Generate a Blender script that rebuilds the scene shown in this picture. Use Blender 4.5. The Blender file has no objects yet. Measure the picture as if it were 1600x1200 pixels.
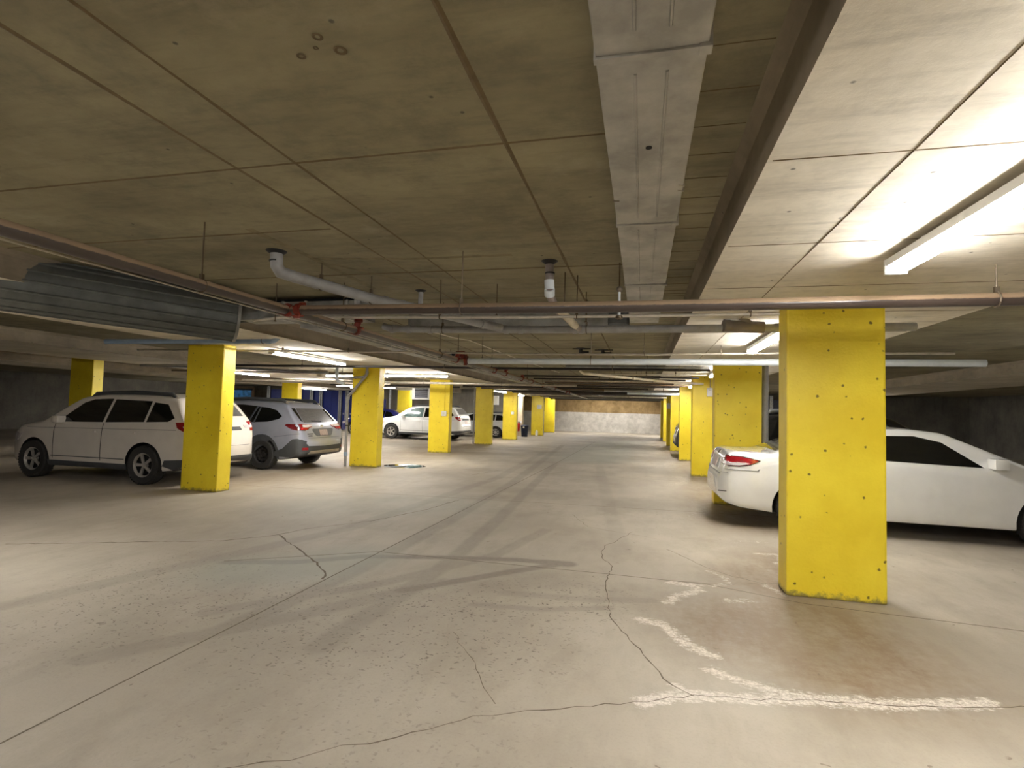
import bpy, bmesh, math, random
import numpy as np
from mathutils import Vector, Matrix, noise
from mathutils.bvhtree import BVHTree
PI = math.pi
random.seed(7)
sc = bpy.context.scene
C = sc.collection

# ------------------------------------------------------------ camera
cam = bpy.data.cameras.new('camera'); camo = bpy.data.objects.new('camera', cam); C.objects.link(camo)
M = Matrix(((0.97141, -0.01444, -0.23698), (0.23588, -0.05461, 0.97025), (0.02696, 0.9984, 0.04964)))   # world axis -> (right, up, forward)
right = Vector((M[0][0], M[1][0], M[2][0])); up = Vector((M[0][1], M[1][1], M[2][1])); fwd = Vector((M[0][2], M[1][2], M[2][2]))
mw = Matrix((right, up, -fwd)).transposed().to_4x4(); mw.translation = Vector((0, 0, 1.55))
camo.matrix_world = mw
cam.sensor_fit = 'HORIZONTAL'; cam.sensor_width = 36.0; cam.lens = 835.0 / 1600.0 * 36.0
cam.clip_start = 0.05; cam.clip_end = 200
sc.camera = camo

# ------------------------------------------------------------ world, exposure
w = bpy.data.worlds.new('world'); sc.world = w; w.use_nodes = True
w.node_tree.nodes['Background'].inputs[0].default_value = (0.9, 0.93, 1, 1)
w.node_tree.nodes['Background'].inputs[1].default_value = 0.02
sc.view_settings.view_transform = 'Standard'; sc.view_settings.look = 'None'
sc.view_settings.gamma = 1.0; sc.view_settings.exposure = 1.62; sc.view_settings.use_curve_mapping = False
sc.cycles.use_denoising = True
sc.cycles.max_bounces = 6; sc.cycles.diffuse_bounces = 4; sc.cycles.glossy_bounces = 3; sc.cycles.adaptive_threshold = .025
sc.cycles.sample_clamp_indirect = 6.0
TUBE = 42.0        # radiance of the fluorescent tubes

# ------------------------------------------------------------ materials
MATS = {}
def new_mat(name):
    m = bpy.data.materials.new(name); m.use_nodes = True
    nt = m.node_tree; b = nt.nodes['Principled BSDF']
    MATS[name] = m
    return m, nt, b
def N(nt, t, **k):
    n = nt.nodes.new(t)
    for a, v in k.items():
        if a in n.inputs: n.inputs[a].default_value = v
        else: setattr(n, a, v)
    return n
def rgb(c): return (*[((v/255.0)/12.92 if v/255.0 <= .04045 else ((v/255.0+.055)/1.055)**2.4) for v in c], 1)
def pos(nt): return nt.nodes.new('ShaderNodeNewGeometry').outputs['Position']
def noise_n(nt, vec, scale, detail=4, rough=.55, stretch=None):
    if stretch:
        mp = N(nt, 'ShaderNodeMapping'); mp.inputs['Scale'].default_value = stretch
        nt.links.new(vec, mp.inputs['Vector']); vec = mp.outputs[0]
    n = N(nt, 'ShaderNodeTexNoise'); n.inputs['Scale'].default_value = scale; n.inputs['Detail'].default_value = detail
    n.inputs['Roughness'].default_value = rough; nt.links.new(vec, n.inputs['Vector'])
    return n.outputs['Fac']
def ramp(nt, fac, stops):
    n = nt.nodes.new('ShaderNodeValToRGB'); cr = n.color_ramp
    cr.elements[0].position, cr.elements[0].color = stops[0][0], stops[0][1]
    cr.elements[1].position, cr.elements[1].color = stops[-1][0], stops[-1][1]
    for p, c in stops[1:-1]:
        e = cr.elements.new(p); e.color = c
    nt.links.new(fac, n.inputs['Fac']); return n.outputs['Color']
def g(v): return (v, v, v, 1)
def mix(nt, a, b, fac, mode='MIX'):
    n = nt.nodes.new('ShaderNodeMix'); n.data_type = 'RGBA'; n.blend_type = mode
    for s, v in ((n.inputs[6], a), (n.inputs[7], b), (n.inputs[0], fac)):
        if isinstance(v, (tuple, float, int)): s.default_value = v
        else: nt.links.new(v, s)
    return n.outputs[2]
def math_n(nt, op, a, b=0.5, c=None):
    n = nt.nodes.new('ShaderNodeMath'); n.operation = op
    for i, v in enumerate((a, b) if c is None else (a, b, c)):
        if isinstance(v, (float, int)): n.inputs[i].default_value = v
        else: nt.links.new(v, n.inputs[i])
    return n.outputs[0]
def bump(nt, b, h, dist=.004, strength=.5):
    n = nt.nodes.new('ShaderNodeBump'); n.inputs['Distance'].default_value = dist; n.inputs['Strength'].default_value = strength
    nt.links.new(h, n.inputs['Height']); nt.links.new(n.outputs[0], b.inputs['Normal'])

def plain(name, c, rough=.5, metal=0.0, coat=0.0, vary=.12, scale=9, emis=None, dirt=None):
    m, nt, b = new_mat(name)
    b.inputs['Roughness'].default_value = rough; b.inputs['Metallic'].default_value = metal
    b.inputs['Coat Weight'].default_value = coat; b.inputs['Coat Roughness'].default_value = .06
    n = noise_n(nt, pos(nt), scale, 5)
    base = rgb(c); dk = tuple(v*(1-2*vary) for v in base[:3]) + (1,)
    col = mix(nt, dk, base, ramp(nt, n, [(.3, g(0)), (.6, g(1))]))
    if dirt:
        n2 = noise_n(nt, pos(nt), 3.0, 8, .7)
        col = mix(nt, col, rgb(dirt), ramp(nt, n2, [(.5, g(0)), (.75, g(.7))]))
    nt.links.new(col, b.inputs['Base Color'])
    if emis:
        b.inputs['Emission Color'].default_value = (*emis[:3], 1); b.inputs['Emission Strength'].default_value = emis[3]
    return m

def concrete(name, light, dark, scale=1.2, rough=.85, stretch=None, streak=None, pits=True, bstr=.4, blot=False):
    m, nt, b = new_mat(name); p = pos(nt)
    n1 = noise_n(nt, p, scale, 8, .62, stretch); n2 = noise_n(nt, p, scale*11, 6, .65, stretch)
    col = mix(nt, rgb(dark), rgb(light), ramp(nt, n1, [(.32, g(0)), (.62, g(1))]))
    col = mix(nt, col, g(.42), math_n(nt, 'MULTIPLY', ramp(nt, n2, [(.45, g(0)), (.7, g(1))]), .22), 'MULTIPLY')
    if streak:
        n3 = noise_n(nt, p, 2.2, 6, .7, streak)
        col = mix(nt, col, g(.35), math_n(nt, 'MULTIPLY', ramp(nt, n3, [(.5, g(0)), (.72, g(1))]), .4), 'MULTIPLY')
    if blot:
        n4 = noise_n(nt, p, .9, 12, .74)
        col = mix(nt, col, g(.38), math_n(nt, 'MULTIPLY', ramp(nt, n4, [(.52, g(0)), (.68, g(1))]), .6), 'MULTIPLY')
        col = mix(nt, col, rgb((176, 168, 146)), math_n(nt, 'MULTIPLY', ramp(nt, n4, [(.32, g(1)), (.46, g(0))]), .35))
    h = n2
    if pits:
        v = N(nt, 'ShaderNodeTexVoronoi'); v.inputs['Scale'].default_value = 5.0; nt.links.new(p, v.inputs['Vector'])
        d = ramp(nt, v.outputs['Distance'], [(.035, g(1)), (.06, g(0))])
        col = mix(nt, col, g(.12), math_n(nt, 'MULTIPLY', d, .75), 'MULTIPLY')
    nt.links.new(col, b.inputs['Base Color']); b.inputs['Roughness'].default_value = rough
    bump(nt, b, h, .006, bstr)
    return m

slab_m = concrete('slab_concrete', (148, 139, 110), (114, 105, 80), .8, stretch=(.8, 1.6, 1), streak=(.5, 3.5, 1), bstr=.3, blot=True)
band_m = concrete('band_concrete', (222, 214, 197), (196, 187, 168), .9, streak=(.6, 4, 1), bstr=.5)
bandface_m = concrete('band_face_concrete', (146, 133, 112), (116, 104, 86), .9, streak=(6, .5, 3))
wallgrey_m = concrete('grey_wall_concrete', (118, 112, 100), (88, 84, 76), .7, streak=(3, 3, .4))
wallcream_m = concrete('cream_wall_paint', (226, 208, 176), (205, 186, 156), .7, pits=False)
seam_m = plain('formwork_seam', (104, 88, 60), .9, scale=20)
crack_m = plain('crack_dark', (112, 100, 84), .95, scale=30)
joint_m = plain('joint_dark', (112, 101, 84), .95, scale=30)

# far wall: brown damp band over rough grey
m, nt, b = new_mat('far_wall_concrete'); p = pos(nt)
sep = nt.nodes.new('ShaderNodeSeparateXYZ'); nt.links.new(p, sep.inputs[0])
n1 = noise_n(nt, p, 1.6, 8, .7); n2 = noise_n(nt, p, 7, 6, .6)
lo = mix(nt, rgb((176, 171, 163)), rgb((214, 209, 201)), ramp(nt, n1, [(.35, g(0)), (.65, g(1))]))
hi = mix(nt, rgb((122, 100, 64)), rgb((164, 138, 96)), ramp(nt, n1, [(.35, g(0)), (.65, g(1))]))
msk = ramp(nt, math_n(nt, 'MULTIPLY', sep.outputs[2], .2), [(.313, g(0)), (.316, g(1))])
col = mix(nt, lo, hi, msk)
col = mix(nt, col, g(.5), math_n(nt, 'MULTIPLY', ramp(nt, n2, [(.5, g(0)), (.75, g(1))]), .25), 'MULTIPLY')
nt.links.new(col, b.inputs['Base Color']); b.inputs['Roughness'].default_value = .9; bump(nt, b, n1, .03, .6)

# yellow column paint with bug-holes and worn foot
m, nt, b = new_mat('yellow_paint'); p = pos(nt)
sep = nt.nodes.new('ShaderNodeSeparateXYZ'); nt.links.new(p, sep.inputs[0])
n1 = noise_n(nt, p, 2.0, 6, .6)
col = mix(nt, rgb((235, 207, 42)), rgb((247, 223, 56)), ramp(nt, n1, [(.35, g(0)), (.65, g(1))]))
v = N(nt, 'ShaderNodeTexVoronoi'); v.inputs['Scale'].default_value = 9; v.inputs['Randomness'].default_value = 1.0
nw = N(nt, 'ShaderNodeTexNoise'); nw.inputs['Scale'].default_value = 30; nt.links.new(p, nw.inputs['Vector'])
mpv = nt.nodes.new('ShaderNodeVectorMath'); mpv.operation = 'MULTIPLY_ADD'
nt.links.new(nw.outputs['Color'], mpv.inputs[0]); mpv.inputs[1].default_value = (.02, .02, .02); nt.links.new(p, mpv.inputs[2])
nt.links.new(mpv.outputs[0], v.inputs['Vector'])
pit = ramp(nt, v.outputs['Distance'], [(.08, g(1)), (.13, g(0))])
sel = ramp(nt, v.outputs['Color'], [(.20, g(0)), (.26, g(1))])
pit2 = math_n(nt, 'MULTIPLY', pit, sel)
col = mix(nt, col, rgb((96, 74, 20)), math_n(nt, 'MULTIPLY', pit2, .85))
foot = ramp(nt, math_n(nt, 'ADD', sep.outputs[2], math_n(nt, 'MULTIPLY', noise_n(nt, p, 14, 6, .7), .22)), [(.12, g(1)), (.17, g(0))])
col = mix(nt, col, rgb((120, 108, 70)), math_n(nt, 'MULTIPLY', foot, .8))
nt.links.new(col, b.inputs['Base Color']); b.inputs['Roughness'].default_value = .42
bump(nt, b, math_n(nt, 'SUBTRACT', noise_n(nt, p, 40, 4), pit2), .006, .6)

# floor with stain masks held in vertex attributes
m, nt, b = new_mat('floor_concrete'); p = pos(nt)
def attr(n):
    a = nt.nodes.new('ShaderNodeAttribute'); a.attribute_name = n; return a.outputs['Fac']
n1 = noise_n(nt, p, .45, 6, .55); n2 = noise_n(nt, p, 3.0, 8, .65, (1.2, .35, 1)); n3 = noise_n(nt, p, 60, 4, .6)
n4 = noise_n(nt, p, 12, 8, .7)
col = mix(nt, rgb((161, 151, 136)), rgb((186, 177, 161)), ramp(nt, n1, [(.35, g(0)), (.65, g(1))]))
col = mix(nt, col, rgb((150, 140, 124)), math_n(nt, 'MULTIPLY', ramp(nt, n2, [(.5, g(0)), (.72, g(1))]), .4))
col = mix(nt, col, g(.6), math_n(nt, 'MULTIPLY', ramp(nt, n3, [(.5, g(0)), (.8, g(1))]), .25), 'MULTIPLY')
# damp brown area
damp = math_n(nt, 'MULTIPLY', attr('damp'), ramp(nt, math_n(nt, 'MULTIPLY_ADD', n4, .5, math_n(nt, 'MULTIPLY', n2, .6)), [(.36, g(.35)), (.62, g(1))]))
col = mix(nt, col, rgb((124, 104, 82)), math_n(nt, 'MULTIPLY', damp, .92))
n5 = noise_n(nt, p, 1.3, 10, .72, (1, .6, 1))
col = mix(nt, col, rgb((140, 128, 112)), math_n(nt, 'MULTIPLY', ramp(nt, n5, [(.48, g(0)), (.66, g(1))]), .38))
# worm-like pitting
v = N(nt, 'ShaderNodeTexVoronoi'); v.inputs['Scale'].default_value = 24
mp = N(nt, 'ShaderNodeMapping'); mp.inputs['Scale'].default_value = (1, 1.5, 1)
nw = N(nt, 'ShaderNodeTexNoise'); nw.inputs['Scale'].default_value = 14; nw.inputs['Detail'].default_value = 6; nt.links.new(p, nw.inputs['Vector'])
va = nt.nodes.new('ShaderNodeVectorMath'); va.operation = 'MULTIPLY_ADD'; nt.links.new(nw.outputs['Color'], va.inputs[0])
va.inputs[1].default_value = (.12, .12, 0); nt.links.new(p, va.inputs[2]); nt.links.new(va.outputs[0], mp.inputs['Vector'])
nt.links.new(mp.outputs[0], v.inputs['Vector'])
pit = ramp(nt, v.outputs['Distance'], [(.17, g(1)), (.28, g(0))])
psel = ramp(nt, v.outputs['Color'], [(.15, g(0)), (.3, g(1))])
wp = math_n(nt, 'MULTIPLY', math_n(nt, 'MULTIPLY', pit, psel), attr('pitting'))
col = mix(nt, col, rgb((98, 88, 76)), math_n(nt, 'MULTIPLY', wp, .85))
# sparse small spots
v2 = N(nt, 'ShaderNodeTexVoronoi'); v2.inputs['Scale'].default_value = 6; nt.links.new(va.outputs[0], v2.inputs['Vector'])
sp = math_n(nt, 'MULTIPLY', ramp(nt, v2.outputs['Distance'], [(.05, g(1)), (.09, g(0))]), ramp(nt, v2.outputs['Color'], [(.45, g(0)), (.5, g(1))]))
col = mix(nt, col, rgb((110, 98, 82)), math_n(nt, 'MULTIPLY', sp, .6))
# tyre marks
tn = noise_n(nt, p, 26, 3, .6)
col = mix(nt, col, rgb((116, 107, 96)), math_n(nt, 'MULTIPLY', attr('tyre'), math_n(nt, 'MULTIPLY_ADD', tn, .7, .4)))
# green-grey wear
col = mix(nt, col, rgb((158, 162, 150)), math_n(nt, 'MULTIPLY', attr('wear'), .55))
# white salt bloom
sn = ramp(nt, noise_n(nt, p, 16, 10, .8, (1, 1.7, 1)), [(.36, g(0)), (.64, g(1))])
sn2 = ramp(nt, noise_n(nt, p, 55, 6, .75), [(.38, g(.25)), (.6, g(1))])
sl = math_n(nt, 'SUBTRACT', math_n(nt, 'ADD', attr('salt'), math_n(nt, 'MULTIPLY', sn, .9)), 1.08)
sm = math_n(nt, 'MULTIPLY', ramp(nt, sl, [(.0, g(0)), (.32, g(1))]), sn2)
col = mix(nt, col, rgb((238, 230, 220)), math_n(nt, 'MULTIPLY', sm, .9))
nt.links.new(col, b.inputs['Base Color'])
rr = mix(nt, g(.66), g(.52), math_n(nt, 'MULTIPLY', attr('damp'), .7))
rr = mix(nt, rr, g(.95), sm)
nt.links.new(rr, b.inputs['Roughness'])
b.inputs['Specular IOR Level'].default_value = .35
bump(nt, b, math_n(nt, 'SUBTRACT', math_n(nt, 'ADD', n3, sm), wp), .003, .35)

# galvanised metals etc
def galvanised(name, c, rough=.45, metal=.75):
    m, nt, b = new_mat(name); p = pos(nt)
    n1 = noise_n(nt, p, 5, 6, .6); n2 = noise_n(nt, p, 1.5, 4)
    base = rgb(c); dk = tuple(v*.62 for v in base[:3]) + (1,)
    col = mix(nt, dk, base, ramp(nt, n1, [(.35, g(0)), (.65, g(1))]))
    nt.links.new(col, b.inputs['Base Color']); b.inputs['Metallic'].default_value = metal
    nt.links.new(ramp(nt, n2, [(.3, g(rough-.1)), (.7, g(rough+.15))]), b.inputs['Roughness'])
    bump(nt, b, n2, .01, .25)
    return m
duct_m = galvanised('duct_steel', (180, 177, 170), .5, .35)
ductdark_m = galvanised('duct_steel_dull', (150, 148, 142), .5, .5)
fan_m = galvanised('fan_steel', (96, 98, 94), .5, .3)
# steel pipe, pale rough brown on upward-facing sides, darker and glossier below
brown_m, nt, b = new_mat('two_tone_steel_pipe'); ge = nt.nodes.new('ShaderNodeNewGeometry'); sp_ = nt.nodes.new('ShaderNodeSeparateXYZ'); nt.links.new(ge.outputs['Normal'], sp_.inputs[0])
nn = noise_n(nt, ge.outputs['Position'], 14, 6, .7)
up_fac = ramp(nt, math_n(nt, 'ADD', sp_.outputs[2], math_n(nt, 'MULTIPLY_ADD', nn, .5, -.25)), [(.0, g(0)), (.12, g(1))])
nt.links.new(mix(nt, rgb((64, 54, 48)), rgb((140, 118, 94)), up_fac), b.inputs['Base Color']); nt.links.new(mix(nt, g(.3), g(.85), up_fac), b.inputs['Roughness'])
black_m = plain('black_steel_pipe', (44, 38, 34), .45, .3)
silver_m = plain('silver_pipe', (190, 182, 168), .35, .5, dirt=(150, 138, 120))
grey_m = plain('grey_drain_pipe', (150, 148, 146), .45, 0, vary=.1, dirt=(120, 112, 100))
white_m = plain('white_painted_pipe', (204, 210, 214), .4, 0, vary=.05)
ivory_m = plain('ivory_drain_pipe', (216, 204, 180), .5, 0, vary=.08)
blue_grey_m = plain('blue_grey_pipe', (150, 170, 196), .4, 0, vary=.08)
red_m = plain('red_coupling', (128, 40, 22), .5, .1, vary=.3, dirt=(64, 26, 18))
rod_m = plain('threaded_rod', (92, 78, 58), .5, .6)
clamp_m = plain('hanger_steel', (120, 108, 92), .45, .6)
dark_m = plain('dark_rubber', (20, 20, 21), .6)
tyre_m = plain('tyre_rubber', (46, 44, 42), .8, vary=.15, scale=30)
hole_m = plain('black_void', (6, 6, 6), .9)
trim_m = plain('charcoal_plastic', (68, 70, 72), .55, vary=.06)
glass_m = plain('dark_car_glass', (10, 12, 13), .06, 0, coat=.5, vary=.02)
glassrear_m = plain('dusty_rear_glass', (92, 90, 88), .35, 0, coat=.2, vary=.2, scale=22)
glassteal_m = plain('pale_teal_glass', (92, 118, 116), .12, 0, coat=.5, vary=.2)
red_lamp_m = plain('red_lamp', (150, 26, 32), .12, 0, coat=1, vary=.1)
clear_lamp_m = plain('clear_lamp', (225, 215, 215), .12, 0, coat=1, vary=.15)
chrome_m = plain('chrome', (215, 215, 215), .15, .9)
steelwheel_m = plain('black_steel_wheel', (44, 40, 38), .55, .2)
alloy_m = plain('alloy_wheel', (206, 202, 196), .3, .6)
white_box_m = plain('white_enamel', (232, 230, 226), .4, vary=.03)
housing_m = plain('fixture_enamel', (222, 222, 220), .4, vary=.03)
blue_m = plain('navy_painted_door', (22, 38, 112), .5, vary=.1)
bluelit_m = plain('blue_tarp', (84, 160, 232), .35, vary=.3, scale=5)
post_m = plain('galvanised_post', (190, 192, 192), .4, .4, vary=.3, scale=30)
wood_m = plain('brown_board', (96, 78, 58), .8)
navybin_m = plain('navy_plastic', (22, 32, 62), .45)
ext_red_m = plain('extinguisher_red', (190, 26, 22), .3, 0, coat=.5)
paper_m = plain('paper', (222, 218, 206), .8, vary=.05)
louver_m = plain('louver_grey', (150, 150, 158), .45, .1)
pink_plate_m = plain('licence_plate', (196, 176, 168), .4, vary=.25, scale=60)
puddle_m, nt, b = new_mat('puddle_water'); b.inputs['Base Color'].default_value = rgb((40, 38, 34)); b.inputs['Roughness'].default_value = .02
b.inputs['IOR'].default_value = 1.33; b.inputs['Coat Weight'].default_value = .6
nt.links.new(mix(nt, rgb((14, 13, 11)), rgb((24, 22, 18)), noise_n(nt, pos(nt), 3)), b.inputs['Base Color'])
tube_m, nt, b = new_mat('fluorescent_tube'); b.inputs['Base Color'].default_value = (1, 1, 1, 1)
b.inputs['Emission Color'].default_value = (1.0, .975, .94, 1); b.inputs['Emission Strength'].default_value = TUBE
MATS['puddle_water'] = puddle_m

def paint(name, c, metal=0.0, rough=.3, flake=.04):
    m = plain(name, c, rough, metal, coat=1.0, vary=flake, scale=3); return m
silverblue_m = paint('silver_blue_car_paint', (172, 176, 190), .45, .32)
cream_m = paint('cream_car_paint', (222, 214, 204), 0, .3)
white_car_m = paint('white_car_paint', (236, 236, 234), 0, .25)
grey_car_m = paint('silver_car_paint', (196, 198, 200), .3, .3)
navy_car_m = paint('navy_car_paint', (44, 48, 128), .2, .3)
black_car_m = paint('black_car_paint', (16, 16, 18), 0, .2)
taupe_car_m = paint('dark_grey_car_paint', (84, 84, 84), .3, .3)

# ------------------------------------------------------------ mesh helpers
class MB:
    """collects shapes that become ONE mesh object"""
    def __init__(s): s.v = []; s.f = []; s.mi = []; s.cur = 0
    def add(s, vs, fs):
        o = len(s.v); s.v += [tuple(v) for v in vs]; s.f += [tuple(i+o for i in f) for f in fs]; s.mi += [s.cur]*len(fs); return s
    def box(s, x0, x1, y0, y1, z0, z1, bev=0):
        if bev:
            bm = bmesh.new(); bmesh.ops.create_cube(bm, size=1)
            for v in bm.verts: v.co = Vector(((x0+x1)/2+v.co.x*(x1-x0), (y0+y1)/2+v.co.y*(y1-y0), (z0+z1)/2+v.co.z*(z1-z0)))
            bmesh.ops.bevel(bm, geom=list(bm.edges), offset=bev, segments=2, affect='EDGES', profile=.6)
            bm.verts.ensure_lookup_table(); bm.verts.index_update()
            s.add([v.co for v in bm.verts], [[v.index for v in f.verts] for f in bm.faces]); bm.free(); return s
        vs = [(x, y, z) for x in (x0, x1) for y in (y0, y1) for z in (z0, z1)]
        return s.add(vs, [(0,1,3,2), (4,6,7,5), (0,4,5,1), (2,3,7,6), (0,2,6,4), (1,5,7,3)])
    def tube(s, pts, rad, seg=12, caps=True, closed=False):
        pts = [Vector(p) for p in pts]; n = len(pts)
        if not isinstance(rad, (list, tuple)): rad = [rad]*n
        rings = []; prevn = None
        for i, p in enumerate(pts):
            a = pts[i-1] if (i > 0 or closed) else None; c = pts[(i+1) % n] if (i < n-1 or closed) else None
            d1 = (p-a).normalized() if a is not None else None; d2 = (c-p).normalized() if c is not None else None
            t = (d1 or d2) if (d1 is None or d2 is None) else (d1+d2).normalized()
            k = 1.0
            if d1 is not None and d2 is not None:
                cs = max(.45, abs(t.dot(d1))); k = 1/cs
            if prevn is None:
                ref = Vector((0, 0, 1)) if abs(t.z) < .9 else Vector((1, 0, 0)); u = t.cross(ref).normalized()
            else:
                u = prevn - t*prevn.dot(t); u.normalize()
            prevn = u; w_ = t.cross(u)
            if d1 is not None and d2 is not None and (d2-d1).length > 1e-4:
                bd = (d2-d1).normalized()
            else: bd = None
            ring = []
            for j in range(seg):
                an = 2*PI*j/seg; o = u*math.cos(an)*rad[i] + w_*math.sin(an)*rad[i]
                if bd is not None: 
                    q = bd - t*bd.dot(t)
                    if q.length > 1e-5: q.normalize(); o += q*(o.dot(q)*(k-1))
                ring.append(p+o)
            rings.append(ring)
        vs = [v for rg in rings for v in rg]; fs = []
        for i in range(n if closed else n-1):
            a = i*seg; b_ = ((i+1) % n)*seg
            for j in range(seg): fs.append((a+j, a+(j+1) % seg, b_+(j+1) % seg, b_+j))
        if caps and not closed: fs += [tuple(range(seg))[::-1], tuple((n-1)*seg+j for j in range(seg))]
        return s.add(vs, fs)
    def ring(s, c, axis, r, t, wd, seg=20):
        """flat band (pipe collar) around axis"""
        ax = Vector(axis).normalized(); c = Vector(c)
        return s.tube([c-ax*wd/2, c+ax*wd/2], r+t, seg)
    def lathe(s, prof, seg=28, axis='z', origin=(0, 0, 0)):
        vs = []; fs = []; n = len(prof); o = Vector(origin)
        for i in range(seg):
            a = 2*PI*i/seg
            for (rr_, zz) in prof:
                if axis == 'z': q = Vector((rr_*math.cos(a), rr_*math.sin(a), zz))
                elif axis == 'y': q = Vector((rr_*math.cos(a), zz, rr_*math.sin(a)))
                else: q = Vector((zz, rr_*math.cos(a), rr_*math.sin(a)))
                vs.append(q+o)
        for i in range(seg):
            j = (i+1) % seg
            for k in range(n-1): fs.append((i*n+k, j*n+k, j*n+k+1, i*n+k+1))
        return s.add(vs, fs)
    def build(s, name, mat, parent=None, smooth=None, loc=None):
        me = bpy.data.meshes.new(name); me.from_pydata(s.v, [], s.f)
        for mm in (mat if isinstance(mat, (list, tuple)) else [mat]): me.materials.append(mm)
        if isinstance(mat, (list, tuple)): me.polygons.foreach_set('material_index', s.mi)
        bm = bmesh.new(); bm.from_mesh(me); bmesh.ops.recalc_face_normals(bm, faces=bm.faces); bm.to_mesh(me); bm.free()
        if smooth is not None:
            me.polygons.foreach_set('use_smooth', [True]*len(me.polygons)); me.set_sharp_from_angle(angle=math.radians(smooth))
        o = bpy.data.objects.new(name, me); C.objects.link(o)
        if parent: o.parent = parent
        if loc: o.location = loc
        return o
def tag(o, label=None, cat=None, group=None, kind=None):
    if label: o['label'] = label
    if cat: o['category'] = cat
    if group: o['group'] = group
    if kind: o['kind'] = kind
    return o
def empty(name, loc=(0, 0, 0), rz=0.0):
    o = bpy.data.objects.new(name, None); C.objects.link(o); o.location = loc; o.rotation_euler = (0, 0, rz); o.empty_display_size = .1
    return o
def box(name, x0, x1, y0, y1, z0, z1, mat, parent=None, bev=0):
    return MB().box(x0, x1, y0, y1, z0, z1, bev).build(name, mat, parent)
def base_of(o):
    """put a mesh thing's origin at its own base (after building in world coordinates)"""
    me = o.data; c = np.empty(len(me.vertices)*3); me.vertices.foreach_get('co', c); c = c.reshape(-1, 3)
    q = Vector(((c[:, 0].min()+c[:, 0].max())/2, (c[:, 1].min()+c[:, 1].max())/2, c[:, 2].min()))
    me.transform(Matrix.Translation(-q)); o.location = q; return o

# ------------------------------------------------------------ floor
SALT = [([(0.02, 3.05), (.17, 3.15), (.37, 3.22), (.58, 3.25), (.87, 3.33), (1.3, 3.4), (1.9, 3.6)], .085, 1.0), ([(.2, 3.3), (.33, 3.22)], .05, .95),
        ([(.43, 3.55), (.6, 3.44), (.75, 3.40), (.9, 3.37), (1.4, 3.45)], .08, .9), ([(.02, 4.24), (.17, 4.2), (.25, 4.03), (.33, 3.87), (.47, 3.76)], .085, .95),
        ([(.22, 4.7), (.33, 4.9), (.52, 5.1), (.46, 5.24), (.28, 5.24)], .09, .85), ([(.72, 4.9), (.9, 4.95)], .09, .7), ([(.5, 5.24), (.66, 5.27), (.82, 5.4), (.78, 5.62), (.66, 5.75)], .05, .75),
        ([(1.3, 6.66), (1.5, 6.7), (1.5, 6.33), (1.4, 6.3)], .07, .8), ([(1.15, 7.2), (1.5, 7.3)], .1, .6), ([(1.12, 5.45), (1.24, 5.2)], .06, .8),
        ([(.8, 8.6), (1.0, 9.6), (.9, 10.6)], .2, .5), ([(.6, 12.4), (1.1, 13.2), (.9, 14.2)], .28, .6), ([(.7, 17), (1.0, 18.4)], .3, .6), ([(.5, 22), (1.0, 25)], .35, .6), ([(.4, 30), (.9, 33)], .4, .6),
        ([(-6.4, 12.45), (-5.9, 12.75), (-5.5, 13.3), (-5.9, 13.9), (-6.4, 13.9)], .12, .85), ([(-8.5, 14.6), (-7.0, 15.2)], .2, .5), ([(-9, 17.5), (-7.4, 19.2)], .3, .5)]
TYRE = [([(-3.9, 4.5), (-3.3, 4.7), (-2.79, 5.1), (-1.94, 5.36), (-1.29, 5.5), (-.72, 5.55)], .085, .8), ([(-1.95, 4.28), (-1.57, 4.69), (-1.2, 5.1), (-.79, 5.5)], .08, .75), ([(-.95, 5.52), (-.72, 5.53)], .12, .8),
        ([(-2.74, 3.2), (-2.6, 4.68), (-2.57, 7.03), (-2.68, 11.2), (-2.96, 15.57), (-3.59, 25.2)], .13, .4), ([(-1.99, 3.14), (-1.87, 5.16), (-1.97, 7.5), (-2.14, 10.0), (-2.5, 16)], .12, .4),
        ([(-1.28, 4.15), (-.72, 4.22), (-.24, 4.41)], .06, .4), ([(-1.1, 4.5), (-.4, 4.55), (.1, 4.7)], .08, .3), ([(-3.2, 2.6), (-2.4, 3.6), (-1.7, 4.6)], .12, .35), ([(-3.1, 3.4), (-2.2, 4.4), (-1.5, 5.6), (-1.2, 7.0)], .1, .35),
        ([(-4.6, 3.0), (-3.6, 6.2), (-3.2, 12), (-3.6, 20)], .14, .3), ([(-.2, 6.2), (-.6, 10), (-1.2, 16)], .14, .22)]
DAMP = [([(1.3, 3.9), (1.25, 4.6), (.8, 4.3)], .62, 1), ([(1.6, 6.2), (1.3, 5.6)], .6, .9), ([(1.6, 8.5), (1.4, 11)], .7, .8), ([(1.6, 12), (1.5, 36)], .8, .6), ([(-8.0, 9), (-7.6, 17), (-7.8, 30)], 1.3, .55), ([(.5, 4.55), (1, 4.6)], .25, .8), ([(-13, 10), (-12, 30)], 1.5, .5)]
WEAR = [([(-3.6, 4.3), (-3.0, 4.6), (-2.9, 5.0)], .45, .9), ([(-4.6, 7.5), (-3.2, 8.2)], .9, .5), ([(-1.8, 18), (-1.5, 24), (-1, 30)], 1.3, .8)]
PITR = [([(-2.9, 3.7), (-2.2, 3.9), (-1.5, 4.0), (-.6, 4.5)], .55, 1.0), ([(-2.2, 3.1), (-1.4, 3.4), (-.9, 3.5)], .5, .8), ([(-1.7, 2.2), (-1.0, 2.6)], .5, .35), ([(-3.6, 3.4), (-3.9, 4.0)], .8, .9)]
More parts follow.
